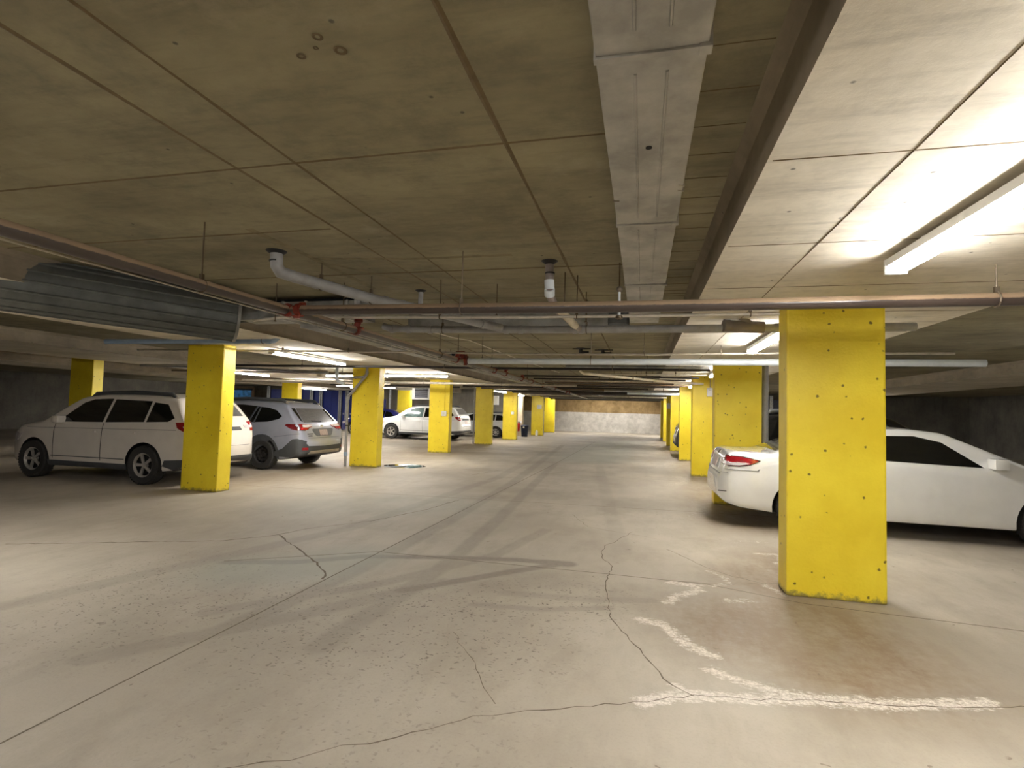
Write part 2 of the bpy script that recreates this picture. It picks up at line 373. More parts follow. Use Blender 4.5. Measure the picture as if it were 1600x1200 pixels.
def dist_poly(X, Y, pl):
    d = np.full(X.shape, 1e9)
    for (ax, ay), (bx, by) in zip(pl[:-1], pl[1:]):
        vx, vy = bx-ax, by-ay; t = np.clip(((X-ax)*vx+(Y-ay)*vy)/(vx*vx+vy*vy), 0, 1)
        d = np.minimum(d, np.hypot(X-ax-t*vx, Y-ay-t*vy))
    return d
XMIN, XMAX, YMIN, YMAX = -30.0, 16.0, -5.0, 43.5
xs = np.unique(np.round(np.concatenate([np.arange(XMIN, -5, .5), np.arange(-5, 2.4, .03), np.arange(2.4, XMAX+.01, .4)]), 4))
ys = np.unique(np.round(np.concatenate([np.arange(YMIN, 1.4, .4), np.arange(1.4, 7, .035), np.arange(7, 18, .14), np.arange(18, YMAX, .5), [YMAX]]), 4))
gx, gy = np.meshgrid(xs, ys); X = gx.ravel(); Y = gy.ravel()
nx, ny = len(xs), len(ys)
co = np.stack([X, Y, np.zeros_like(X)], 1)
ii, jj = np.meshgrid(np.arange(ny-1), np.arange(nx-1), indexing='ij'); a0 = (ii*nx+jj).ravel()
quads = np.stack([a0, a0+1, a0+nx+1, a0+nx], 1)
me = bpy.data.meshes.new('floor'); me.vertices.add(len(X)); me.vertices.foreach_set('co', co.ravel())
me.loops.add(quads.size); me.loops.foreach_set('vertex_index', quads.ravel().astype(np.int32))
me.polygons.add(len(quads)); me.polygons.foreach_set('loop_start', np.arange(0, quads.size, 4, dtype=np.int32))
me.update(calc_edges=True); me.materials.append(MATS['floor_concrete'])
for nm, data, soft in (('salt', SALT, 1.0), ('tyre', TYRE, .5), ('damp', DAMP, 1), ('wear', WEAR, 1), ('pitting', PITR, 1)):
    val = np.zeros(len(X))
    for pl, rad, amt in data:
        d = dist_poly(X, Y, pl)
        if nm == 'tyre': f = np.clip((rad-d)/(rad*.35), 0, 1)
        elif nm == 'salt': f = np.clip(1.35-d/rad, 0, 1)
        else: f = np.clip(1.5-d/rad, 0, 1)
        val = np.maximum(val, f*amt)
    at_ = me.attributes.new(nm, 'FLOAT', 'POINT'); at_.data.foreach_set('value', val.astype(np.float32))
floor = bpy.data.objects.new('floor', me); C.objects.link(floor); tag(floor, 'worn beige concrete parkade floor with cracks and white salt bloom', kind='structure')

def strip(name, pts, wd, mat, parent, jag=0.0, z=.0012, taper=False):
    P = [Vector((*p, 0)) for p in pts]; out = [P[0]]
    for a, b_ in zip(P[:-1], P[1:]):
        n = max(1, int((b_-a).length/.07)) if jag else 1
        nrm = Vector((-(b_-a).y, (b_-a).x, 0)).normalized()
        for k in range(1, n+1):
            q = a.lerp(b_, k/n)
            if k < n: q = q+nrm*random.uniform(-jag, jag)
            out.append(q)
    vs = []; fs = []
    for i, q in enumerate(out):
        d = (out[min(i+1, len(out)-1)]-out[max(i-1, 0)]).normalized(); nrm = Vector((-d.y, d.x, 0))
        hw = wd/2*(random.uniform(.5, 1.5) if jag else 1)
        vs += [q+nrm*hw+Vector((0, 0, z)), q-nrm*hw+Vector((0, 0, z))]
        if i: k = 2*i; fs.append((k-2, k-1, k+1, k))
    o = MB().add(vs, fs).build(name, mat, parent); return o
for pts in ([(-2.78, 1.2), (-2.74, 3.22), (-2.72, 4.44), (-2.49, 15.83), (-2.4, 30)], [(-3.96, 4.51), (-2.73, 5.32)], [(-2.73, 5.32), (-.3, 5.32), (.61, 5.30), (1.35, 5.02), (4, 4.8)],
            [(-8, 8.7), (-5.63, 8.8), (-2.93, 8.95), (-.52, 9.08), (2, 9.2)], [(-7, 17.0), (2, 17.3)], [(-9, 13.1), (-6, 13.2), (1, 13.3)], [(-6, 24.8), (2, 25.2)]):
    strip('expansion_joint', pts, .013, joint_m, floor)
for pts, wd in (([(-6.5, 4.3), (-4.55, 5.16), (-4.19, 5.59), (-4.06, 6.01), (-3.57, 6.65), (-3.17, 7.76), (-3.02, 8.77)], .026), ([(-4.16, 5.6), (-3.76, 5.27), (-3.38, 4.98), (-3.09, 4.76), (-2.82, 4.48), (-2.76, 4.33)], .026),
            ([(-.1, 7.3), (-.27, 6.73), (-.4, 6.42), (-.42, 6.14), (-.36, 5.79), (-.27, 5.6), (-.3, 5.24), (-.28, 4.82), (-.24, 4.57), (-.22, 4.25), (-.12, 3.98), (-.03, 3.78), (.06, 3.57), (.19, 3.29), (.3, 3.2)], .012),
            ([(-3.2, 1.2), (-1.9, 1.9), (-1.65, 2.03), (-1.47, 2.12), (-1.38, 2.21), (-1.31, 2.28), (-1.2, 2.32), (-1.1, 2.4), (-.98, 2.5), (-.91, 2.57), (-.81, 2.67), (-.63, 2.75), (-.39, 2.86), (-.17, 2.98), (.05, 3.06), (.17, 3.15), (.37, 3.22), (.58, 3.25), (.87, 3.33), (1.3, 3.4), (2.4, 3.7)], .011),
            ([(.3, 6.5), (.62, 5.95), (.83, 5.68), (1.14, 5.48), (1.27, 5.56)], .012), ([(.3, 5.3), (.8, 5.36), (1.15, 5.5)], .011), ([(-1.25, 3.6), (-1.06, 3.33), (-.9, 3.08), (-.79, 2.89), (-.73, 2.81)], .006), ([(-3.9, 12.2), (-3.5, 13.6)], .02), ([(-2.2, 10.3), (-1.6, 10.6)], .02), ([(-1, 8.2), (-.7, 7.4), (.2, 7.0)], .008)):
    strip('crack', pts, wd*.62, crack_m, floor, jag=.016)

# ------------------------------------------------------------ ceiling slab, drop bands, seams
SLAB = 2.825; BAND = 2.57
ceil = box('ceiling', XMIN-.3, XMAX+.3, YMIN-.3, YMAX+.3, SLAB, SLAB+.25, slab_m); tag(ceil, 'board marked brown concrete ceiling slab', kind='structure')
BANDS = [(.47, 2.95), (-7.55, -5.35), (-13.8, -11.2), (-19.6, -17.2), (7.4, 9.8)]
def prism_y(mb, prof, y0, y1):
    n = len(prof); vs = [(x, y0, z) for x, z in prof]+[(x, y1, z) for x, z in prof]
    mb.add(vs, [tuple(range(n)), tuple(range(n, 2*n))[::-1]]+[(i, (i+1) % n, (i+1) % n+n, i+n) for i in range(n)])
for x0, x1 in BANDS:
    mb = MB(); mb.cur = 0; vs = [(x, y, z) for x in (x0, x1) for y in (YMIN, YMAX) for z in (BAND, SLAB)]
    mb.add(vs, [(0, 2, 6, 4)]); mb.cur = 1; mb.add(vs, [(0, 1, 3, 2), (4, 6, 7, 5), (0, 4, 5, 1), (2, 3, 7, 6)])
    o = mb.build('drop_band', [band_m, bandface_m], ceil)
    for xx, s in ((x0, -1), (x1, 1)):     # chamfer fillet where the band meets the slab
        mb = MB(); prism_y(mb, [(xx, SLAB), (xx+s*.045, SLAB), (xx, SLAB-.05)], YMIN, YMAX); mb.build('chamfer_strip', bandface_m, ceil)
def seam(x0, y0, x1, y1, z=SLAB, wd=.014, h=.006):
    a = Vector((x0, y0, 0)); b_ = Vector((x1, y1, 0)); L = (b_-a).length; n = max(2, int(L/.35)); d = (b_-a).normalized(); nr = Vector((-d.y, d.x, 0))
    vs = []; fs = []
    for i in range(n+1):
        q = a.lerp(b_, i/n)+nr*random.uniform(-.002, .002); hw = wd/2*random.uniform(.6, 1.4)
        vs += [(q+nr*hw)[:2]+(z,), (q[0], q[1], z-h), (q-nr*hw)[:2]+(z,)]
        if i: k = 3*i; fs += [(k-3, k-2, k+1, k), (k-2, k-1, k+2, k+1)]
    MB().add(vs, fs).build('formwork_seam', seam_m, ceil)
seam(-.65, 0.5, -.65, 40, wd=.024); seam(-1.80, 0.5, -1.80, 30, wd=.02); seam(-2.16, .5, -2.16, 30, wd=.022); seam(-3.6, 5.6, -3.6, 30); seam(-4.8, 1, -4.8, 30)
for y in (2.405, 4.60, 7.0, 9.4, 11.8, 14.2, 16.6, 19.0, 21.4, 24, 27, 30): seam(-5.35, y, -.16, y, wd=.016)
seam(-5.3, 3.36, -2.2, 3.37)
for y in (5.8, 8.2, 10.6, 13): seam(-5.35, y, .45, y, wd=.008, h=.003)
for k in range(30): seam(.17, 1.62+.268*k, .42, 1.62+.268*k, wd=.005, h=.003)
for y in (1.1, 2.26, 3.38, 4.5, 5.62, 6.9, 8.1, 9.3, 10.5, 11.7, 13, 15, 17.5, 20): seam(.49, y, 2.9, y, BAND, .008, .003)
seam(.98, 1.5, 1.0, 20, BAND, .008, .003)

stain_m = plain('stained_concrete', (134, 122, 92), .9, vary=.2)
for pts, wd in (([(-2.81, 3.27), (-2.79, 4.05), (-2.83, 5.19)], .07), ([(-2.79, 4.05), (-1.89, 4.18), (-1.05, 4.19)], .06), ([(-2.74, 4.22), (-2.2, 5.1)], .06)):
    vs = []; fs = []; P = [Vector((*q, SLAB-.0015)) for q in pts]
    for i, q in enumerate(P):
        d = (P[min(i+1, len(P)-1)]-P[max(i-1, 0)]).normalized(); nr = Vector((-d.y, d.x, 0)); vs += [q+nr*wd/2, q-nr*wd/2]
        if i: fs.append((2*i-2, 2*i-1, 2*i+1, 2*i))
    MB().add(vs, fs).build('tape_mark', stain_m, ceil)
for x, y, r1 in ((-1.11, 1.57, .016), (-1.07, 1.65, .02), (-1.23, 1.65, .014), (-1.15, 1.62, .008)):
    MB().lathe([(r1*.55, -.001), (r1, -.003), (r1*1.25, -.001)], 18, origin=(x, y, SLAB-.001)).build('water_stain', MATS['formwork_seam'], ceil)

# ------------------------------------------------------------ walls
def wall(name, x0, x1, y0, y1, mat, label, z1=SLAB+.2):
    o = box(name, x0, x1, y0, y1, -.1, z1, mat); return tag(o, label, kind='structure')
wall('wall_far', -14, XMAX+.3, YMAX, YMAX+.3, MATS['far_wall_concrete'], 'far end wall, brown stained above and rough grey below')
wall('wall_left', XMIN-.3, XMIN, YMIN, YMAX, wallgrey_m, 'grey concrete wall at the far left')
wall('wall_right', XMAX, XMAX+.3, YMIN, YMAX, wallgrey_m, 'grey concrete wall at the far right')
wall('wall_back', XMIN, XMAX, YMIN-.3, YMIN, wallgrey_m, 'concrete wall behind the viewer')
wall('wall_parking_bay', XMIN, -7.52, 32.3, 32.55, wallgrey_m, 'dark grey concrete wall closing the left parking bay')
wall('wall_stub', -7.52, -7.17, 32.25, 32.6, wallcream_m, 'narrow cream painted wall end with fire extinguisher')
wall('wall_right_bay', 3.6, XMAX, 31.6, 31.85, wallgrey_m, 'dark concrete wall at the end of the right parking bay')

# ------------------------------------------------------------ yellow columns
def column(x0, x1, y0, y1, label, top, group=None, open_side=None):
    mb = MB().box(-(x1-x0)/2, (x1-x0)/2, 0, y1-y0, 0, top, .018)
    o = mb.build('column', MATS['yellow_paint']); o.location = ((x0+x1)/2, y0, 0)
    tag(o, label, 'column', group or 'yellow concrete columns'); return o
RC = []
for y, lab in ((5.2, 'nearest, largest-looking yellow column on the right, in front of the white sedan'), (10.08, 'wide yellow column directly behind the white sedan on the right'),
               (14.44, 'third yellow column from the front on the right, with white light box'), (19.2, 'fourth yellow column from the front in the right row'),
               (24.0, 'fifth yellow column in the right row, behind the dark car bumper'), (27.8, 'sixth yellow column in the right row, with small white light'),
               (32.0, 'seventh yellow column in the right row'), (36.4, 'last yellow column in the right row, nearest the far wall')):
    RC.append(column(1.25 if y < 24 else 1.2, 2.03 if y < 24 else 1.98, y, y+.3, lab, BAND))
LC = []
for i, (y, xo, lab) in enumerate(((7.85, -.54, 'yellow column in front of the cream SUV tail on the left'), (12.53, 0, 'yellow column with grey drain pipe beside the silver wagon'), (17.75, 0, 'yellow column with small white switch box in front of the white hatchback'),
               (23.1, .03, 'shaded yellow column just right of the white hatchback tail'), (27.75, .1, 'yellow column with small white switch in front of the cream wall end'), (33.65, .45, 'dark shaded yellow column with a paper notice'), (39.1, .3, 'bright yellow column nearest the far grey wall on the left'))):
    LC.append(column(-7.34+xo, -6.58+xo, y, y+.3, lab, BAND))
column(-15.45, -14.65, 20.5, 20.8, 'yellow column behind the roof of the silver wagon', SLAB)
column(-14.0, -13.2, 29.0, 29.3, 'yellow column behind the hood of the white hatchback', SLAB)
column(-15.45, -14.65, 11.5, 11.8, 'yellow column at far left, deep in the left bay', SLAB)

# ------------------------------------------------------------ fluorescent fixtures
def fixture(p, q, label, drop=.05):
    """strip light from p to q (world xyz of the tube axis)"""
    p = Vector(p); q = Vector(q); c = (p+q)/2; L = (q-p).length; rz = math.atan2(q.y-p.y, q.x-p.x)
    t = empty('strip_light', (c.x, c.y, c.z), rz); tag(t, label, 'light fixture', 'fluorescent strip lights')
    top = BAND if any(x0 < c.x < x1 for x0, x1 in BANDS) else SLAB
    h = MB().box(-L/2, L/2, -.056, .056, .024, .068); h.build('housing', housing_m, t)  # channel made wider to keep uplight off the ceiling above
    for sx in (-L*.35, L*.35): MB().box(sx-.02, sx+.02, -.015, .015, .068, top-c.z).build('bracket', housing_m, t)
    for sx in (-L/2, L/2): MB().box(sx-.012, sx+.012, -.06, .06, -.022, .068).build('end_cap', housing_m, t)
    for sy in (-.03, .03):
        o = MB().tube([(-L/2+.02, sy, 0), (L/2-.02, sy, 0)], .018, 10).build('tube', tube_m, t, smooth=40)
    return t
FX = [((1.52, -3.6, 2.47), (1.52, -1.2, 2.47), 'strip light behind the viewer on the right'),
      ((1.50, 1.3, 2.47), (1.50, 3.7, 2.47), 'strip light in front of the nearest right column, beyond the photo edge'),
      ((1.50, 6.08, 2.47), (1.50, 8.15, 2.47), 'bright strip light beside the nearest right yellow column'),
      ((1.58, 10.9, 2.47), (1.58, 13.3, 2.47), 'strip light glimpsed beside the wide right column'),
      ((1.55, 16.2, 2.47), (1.55, 18.6, 2.47), 'strip light between third and fourth right columns'),
      ((1.5, 21, 2.47), (1.5, 23.3, 2.47), 'strip light between fourth and fifth right columns'),
      ((1.5, 29, 2.47), (1.5, 31.4, 2.47), 'strip light near the seventh right column'),
      ((1.4, 38, 2.47), (1.4, 40.4, 2.47), 'strip light nearest the far wall on the right'),
      ((-6.48, 8.27, 2.47), (-6.48, 10.65, 2.47), 'bright strip light hanging above the silver wagon'),
      ((-6.5, 1.2, 2.47), (-6.5, 3.6, 2.47), 'strip light left of the viewer, out of the photo'),
      ((-7.65, 14.42, 2.47), (-5.4, 14.42, 2.47), 'bright crosswise strip light above the white hatchback'),
      ((-6.98, 24.4, 2.47), (-6.84, 26.7, 2.47), 'strip light behind the shaded left column'),
      ((-7.2, 30.4, 2.47), (-7.1, 32.1, 2.47), 'strip light over the cream wall end'),
      ((-6.4, 38.4, 2.47), (-4.1, 38.4, 2.47), 'crosswise strip light over the farthest left column'),
      ((-12.0, 12.8, 2.47), (-12.0, 15.2, 2.47), 'strip light at the left edge beyond the nearest left column'),
      ((-13.6, 18.9, 2.47), (-11.2, 18.7, 2.47), 'crosswise strip light in front of the blue doors'),
      ((-10.9, 16.85, 2.6), (-8.45, 16.85, 2.6), 'crosswise strip light peeking right of the drain pipe column'),
      ((-13.9, 23.6, 2.47), (-11.4, 23.4, 2.47), 'crosswise strip light above the navy car'),
      ((-4.4, 41.0, 2.72), (-2.0, 41.0, 2.72), 'added crosswise strip light brightening the far wall, left of centre'), ((-1.1, 41.0, 2.72), (1.2, 41.0, 2.72), 'added crosswise strip light brightening the far wall, right of centre'),  # both added, unseen behind the pipes, to brighten the far wall
      ((8.0, 8, 2.47), (8.0, 10.4, 2.47), 'strip light deep in the right bay'), ((8.0, 24, 2.47), (8.0, 26.4, 2.47), 'strip light before the right bay storage doors'),
      ((-18.4, 26, 2.47), (-18.4, 28.4, 2.47), 'added strip light brightening the navy storage doors'), ((-25.2, 26, 2.47), (-25.2, 28.4, 2.47), 'added strip light brightening the blue tarp at the far left'), ((-2.6, -2.5, 2.7), (-.4, -2.5, 2.7), 'added crosswise fill light behind the viewer'), ((-12.4, 28, 2.47), (-12.4, 30.4, 2.47), 'added strip light before the dark bay wall')]  # these four are added to brighten the left bay and the viewer's end
for a, b_, lab in FX: fixture(a, b_, lab)

# ------------------------------------------------------------ galvanised ducts
def duct_section(parent, x0, x1, y0, y1, z0, z1, mat, ribs=True, name='duct_section'):
    o = MB().box(x0, x1, y0, y1, z0, z1, .004).build(name, mat, parent)
    if ribs:
        L = y1-y0
        for k in (.36, .66):
            xx = x0+(x1-x0)*k
            MB().tube([(xx, y0+.10, z0), (xx, y1-.10, z0)], .0055, 6).build('bead', mat, o, smooth=50)
    return o
t = empty('rectangular_duct', (0, 1.6, 2.65)); tag(t, 'flat galvanised duct running along the ceiling above the viewer', 'duct')
def par(o, t):
    o.parent = t; o.matrix_parent_inverse = Matrix.Translation(-t.location); return o
ysec = [-3.0, -1.4, .1, 1.62, 3.13, 4.62, 6.15, 6.62]
for a, b_ in zip(ysec[:-1], ysec[1:]):
    par(duct_section(None, -.157, .177, a, b_-.004, 2.65, SLAB-.002, duct_m, ribs=(b_-a > 1)), t)
for y in ysec[1:-1]:
    par(MB().box(-.163, .182, y-.006, y+.022, 2.642, 2.70, .002).build('slip_joint', duct_m), t)
    par(MB().box(.150, .188, y-.012, y+.03, 2.638, 2.72, .002).build('corner_clip', duct_m), t)
par(MB().lathe([(.0, -.001), (.013, -.001), (.013, .004), (0, .004)], 16, origin=(0.012, 2.22, 2.647)).build('test_hole', hole_m), t)
for y in (2.62, 2.68): par(MB().tube([(.155, y, 2.648), (.18, y+.01, 2.648), (.18, y+.01, 2.70)], .003, 6).build('wire_tie', silver_m), t)
par(MB().tube([(-.16, 2.76, 2.648), (-.13, 2.765, 2.648)], .003, 6).build('wire_tie', clamp_m), t)
# crosswise branch duct
t = empty('rectangular_duct', (-1.8, 6.66, 2.63)); tag(t, 'dull grey crosswise duct behind the big brown pipe', 'duct')
par(MB().box(-3.1, -.42, 6.66, 6.95, 2.63, SLAB-.01, .004).build('duct_section', ductdark_m), t)
par(MB().box(-.42, -.17, 6.60, 7.0, 2.622, SLAB-.005, .03).build('elbow', galvanised('elbow_steel', (96, 98, 100), .45, .5)), t)
par(MB().box(-1.9, -1.88, 6.652, 6.96, 2.624, SLAB-.01).build('slip_joint', ductdark_m), t)
t = empty('rectangular_duct', (-4, 5.4, 2.58)); tag(t, 'grey panelled duct between the round fan and the brown pipe, under a black gap', 'duct')
for a, b_ in ((-4.75, -4.12), (-4.12, -3.82), (-3.82, -3.28), (-3.28, -3.1)):
    par(MB().box(a+.004, b_-.004, 5.42, 5.75, 2.55, 2.755, .003).build('duct_section', ductdark_m), t)
for xx in (-4.12, -3.82, -3.28): par(MB().box(xx-.012, xx+.012, 5.405, 5.76, 2.545, 2.76).build('slip_joint', duct_m), t)
par(MB().box(-4.75, -3.1, 5.6, 5.75, 2.755, SLAB-.002).build('gap_shade', hole_m), t)  # black block put in as the shade between duct and slab
# big round duct/fan at left
t = empty('round_duct', (-4.62, 4.2, 2.2)); tag(t, 'big dark ribbed round duct at the left edge under the ceiling', 'duct')
A = Vector((-5.9, 3.3, 2.62)); B_ = Vector((-4.42, 5.0, 2.50)); ax = (B_-A).normalized()
par(MB().tube([A, B_], .26, 40).build('duct_shell', fan_m, smooth=40), t)
uu = ax.cross(Vector((0, 0, 1))).normalized(); vv = ax.cross(uu)
for k in range(16):
    an = 2*PI*k/16; o_ = (uu*math.cos(an)+vv*math.sin(an))*.262
    par(MB().tube([A+o_, B_+o_], .012, 6).build('rib', fan_m, smooth=50), t)
par(MB().tube([B_, B_+ax*.03], .275, 40).build('rim', ductdark_m, smooth=40), t)
t2 = empty('duct_boot', (-4.9, 5.2, 2.5)); tag(t2, 'black flexible boot joining the round duct to the grey panelled duct', 'duct')
par(MB().tube([(-5.3, 4.9, 2.63), (-4.95, 5.4, 2.66), (-4.72, 5.58, 2.67)], [.2, .17, .12], 20).build('boot', plain('black_canvas', (26, 27, 28), .7), smooth=40), t2)

# ------------------------------------------------------------ pipes
def hanger(par_o, x, y, z, r_, top=SLAB, axis='x', mat=None):
    """threaded rod and clevis ring round a pipe of radius r_"""
    mb = MB().tube([(x, y, z+r_+.02), (x, y, top)], .0055, 6)
    ring = []
    for k in range(14):
        a = 2*PI*k/14
        d = (0, math.cos(a), math.sin(a)) if axis == 'x' else (math.cos(a), 0, math.sin(a))
        ring.append((x+d[0]*(r_+.004), y+d[1]*(r_+.004), z+d[2]*(r_+.004)))
    mb.tube(ring, .0055, 6, closed=True)
    mb.box(x-.012, x+.012, y-.012, y+.012, z+r_+.0, z+r_+.04)
    o = mb.build('hanger', mat or rod_m); return o
def pipe(label, pts, rad, mat, cat='pipe', seg=16, hangers=(), collars=(), axis='x', name='pipe', extra=None, group=None, hmat=None):
    """hangers: (x,y,z,top); collars: (point, axis, extra radius, width, material)"""
    pts = [Vector(p) for p in pts]; b0 = min(pts, key=lambda q: q.z)
    t = empty(name, tuple(b0)); tag(t, label, cat, group)
    par(MB().tube(pts, rad, seg).build('run', mat, smooth=40), t)
    for hx, hy, hz, tp in hangers: par(hanger(t, hx, hy, hz, rad, tp, axis, hmat), t)
    for c, ax, ex, wd, cm in collars: par(MB().ring(c, ax, rad, ex, wd).build('coupling', cm, smooth=40), t)
    return t
def vic(t, c, ax, r_, side=(0, 0, 1)):
    """grooved coupling: two ribbed bands with bolt ears"""
    c = Vector(c); ax = Vector(ax).normalized(); sd = Vector(side).normalized()
    mb = MB().ring(c, ax, r_, .016, .035).ring(c, ax, r_, .010, .055)
    for s in (-1, 1):
        e = c+sd*s*(r_+.03); mb.tube([e-ax*.028, e+ax*.028], .014, 8)
    return par(mb.build('coupling', red_m, smooth=40), t)
# sprinkler main running away from the viewer
ZM = 2.37
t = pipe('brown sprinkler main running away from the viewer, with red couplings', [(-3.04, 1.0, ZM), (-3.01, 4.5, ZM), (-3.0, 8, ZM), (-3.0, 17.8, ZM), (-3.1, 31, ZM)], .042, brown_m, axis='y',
         hangers=[(-3.03, 3.1, ZM, SLAB), (-3.01, 4.9, ZM, SLAB), (-3.0, 7.6, ZM, SLAB), (-3.0, 10.5, ZM, SLAB), (-3.0, 14, ZM, SLAB), (-3.0, 20, ZM, SLAB)])
for y in (4.02, 5.15, 8.35, 10.7, 11.6, 13.3, 14.6, 16.4, 18.6, 21.6, 22.5): vic(t, (-3.005, y, ZM), (0, 1, 0), .042, (1, 0, .3))
# mechanical tee bodies rising to the cross mains
for y, zt_ in ((5.15, .10), (8.35, .09), (11.6, .09), (13.3, .08), (17.5, .08)):
    par(MB().tube([(-3.0, y, ZM+.03), (-2.97, y, ZM+zt_)], .034, 10).ring((-2.975, y, ZM+zt_), (0, 0, 1), .034, .012, .03).build('tee_outlet', red_m, smooth=40), t)
# glint along the main's lower edge, built as a thin bright tube
pipe('thin bright tube standing for the glint beneath the brown sprinkler main', [(-3.12, 1.0, 2.335), (-3.1, 6, 2.335), (-3.1, 20, 2.335)], .006, silver_m, axis='y', seg=8)
# long grey rectangular trough duct left of the main
t = empty('cable_trough', (-4.0, 8, 2.50)); tag(t, 'long grey rectangular trough running beside the brown sprinkler main', 'duct')
for k in range(8):
    a = 5.78+k*2.0; par(MB().box(-4.12, -3.90, a, a+1.985, 2.505, 2.59, .004).build('trough_section', ductdark_m), t)
    par(MB().box(-4.13, -3.89, a-.012, a+.012, 2.498, 2.6).build('slip_joint', duct_m), t)
    if k % 2 == 0: par(MB().tube([(-4.01, a+1, 2.59), (-4.01, a+1, SLAB)], .005, 6).build('rod', rod_m), t)
# cross main 1
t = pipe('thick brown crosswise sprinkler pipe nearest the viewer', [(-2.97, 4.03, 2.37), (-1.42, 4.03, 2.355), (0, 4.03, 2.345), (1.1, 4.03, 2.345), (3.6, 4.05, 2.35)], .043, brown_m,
         hangers=[(-1.42, 4.03, 2.355, SLAB), (2.2, 4.03, 2.345, BAND)], seg=20, hmat=clamp_m)
vic(t, (-2.90, 4.03, 2.37), (1, 0, 0), .043, (0, .6, 1))
# thin silver pipe under it
pipe('thin silver crosswise pipe just beneath the thick brown pipe', [(-4.15, 4.98, 2.46), (-3.75, 4.9, 2.475), (-3.3, 4.9, 2.47), (-1.0, 4.92, 2.438), (1.13, 4.94, 2.437)], .015, silver_m,
     hangers=[(-.60, 4.92, 2.438, SLAB), (-1.95, 4.91, 2.45, SLAB), (.9, 4.94, 2.437, BAND)], seg=12)
# grey drain main 3
Y3 = 6.0
t = pipe('grey crosswise drain pipe with glued fittings behind the thin silver pipe', [(-3.12, Y3, 2.55), (-3.0, Y3, 2.515), (-2.3, Y3, 2.50), (-1.2, Y3, 2.488), (0, Y3, 2.482), (2.6, Y3, 2.48)], .043, grey_m,
         hangers=[(-2.34, Y3, 2.50, SLAB), (-.62, Y3, 2.484, SLAB), (1.6, Y3+.0, 2.48, BAND)],
         collars=[((x, Y3, z), (1, 0, 0), .007, .05, grey_m) for x, z in ((-3.0, 2.515), (-2.78, 2.51), (-2.5, 2.503), (-1.55, 2.49), (-1.38, 2.489), (-.75, 2.484), (-.68, 2.484), (1.2, 2.48), (1.34, 2.48))])
# wye with cleanout cap at the right
mb = MB().tube([(.86, Y3-.04, 2.50), (1.22, Y3, 2.485)], .062, 18)
par(mb.build('cleanout_wye', plain('taupe_fitting', (118, 108, 100), .5, dirt=(96, 88, 80)), smooth=40), t)
par(MB().tube([(.82, Y3-.06, 2.502), (.88, Y3-.045, 2.50)], .066, 18).build('cleanout_cap', MATS['taupe_fitting'], smooth=40), t)
par(MB().tube([(1.12, Y3-.02, 2.49), (.98, Y3-.06, 2.60), (.96, Y3-.06, SLAB-.15)], .035, 12).build('branch', MATS['taupe_fitting'], smooth=40), t)
# ivory drop that joins it
t = pipe('grey and ivory drain drop from a round ceiling flange into the grey drain pipe', [(-.78, 4.42, SLAB), (-.775, 4.42, 2.60), (-.78, 4.47, 2.545), (-.80, 4.95, 2.515), (-.70, Y3-.06, 2.49)], .036, plain('taupe_pvc', (138, 126, 120), .5), name='drain_drop',
         collars=[((-.775, 4.42, 2.72), (0, 0, 1), .006, .012, dark_m)])
par(MB().tube([(-.78, 4.42, 2.66), (-.775, 4.42, 2.58)], .043, 16).tube([(-.775, 4.42, 2.585), (-.78, 4.46, 2.54)], .045, 16).build('elbow', white_m, smooth=40), t)
par(MB().tube([(-.79, 4.8, 2.522), (-.72, 5.78, 2.495)], .040, 16).build('ivory_run', ivory_m, smooth=40), t)
par(MB().lathe([(.035, -.03), (.06, -.008), (.072, 0)], 20, origin=(-.78, 4.42, SLAB)).build('flange', dark_m, smooth=40), t)
# left grey drain from flange
t = pipe('large grey drain pipe sloping away from a ceiling flange at upper left', [(-2.98, 3.80, SLAB), (-2.97, 3.80, 2.70), (-2.96, 3.84, 2.655), (-2.90, 3.95, 2.64), (-2.55, 4.75, 2.60), (-2.05, 5.3, 2.55), (-1.60, 5.92, 2.50)], .050, grey_m, name='drain_drop', seg=20, axis='y',
         collars=[((-2.98, 3.80, 2.74), (0, 0, 1), .004, .012, dark_m), ((-2.5, 4.82, 2.597), (.5, .8, -.05), .007, .04, grey_m), ((-2.38, 4.96, 2.585), (.5, .8, -.05), .007, .04, grey_m), ((-1.75, 5.7, 2.515), (.5, .8, -.06), .006, .05, grey_m)])
for hx, hy, hz in ((-2.80, 4.18, 2.628), (-2.58, 4.68, 2.603)): par(hanger(t, hx, hy, hz, .05, SLAB, 'x'), t)
par(MB().lathe([(.05, -.025), (.075, -.01), (.085, 0)], 20, origin=(-2.98, 3.80, SLAB)).build('flange', dark_m, smooth=40), t)
# small drain drop at 658,454
t = pipe('short grey drop with black ceiling flange behind the large grey drain pipe', [(-2.35, 5.34, SLAB), (-2.35, 5.34, 2.66), (-2.36, 5.30, 2.62), (-2.7, 5.2, 2.63)], .026, grey_m, name='drain_drop')
par(MB().lathe([(.026, -.02), (.05, -.008), (.062, 0)], 18, origin=(-2.35, 5.34, SLAB)).build('flange', dark_m, smooth=40), t)
# trap behind
pipe('curled grey drain trap hanging behind the large grey drain pipe', [(-3.06, 5.25, SLAB), (-3.06, 5.25, 2.68), (-3.0, 5.25, 2.63), (-2.9, 5.25, 2.63), (-2.82, 5.25, 2.70), (-2.72, 5.25, 2.72), (-2.62, 5.25, 2.66)], .032, grey_m, name='drain_trap')
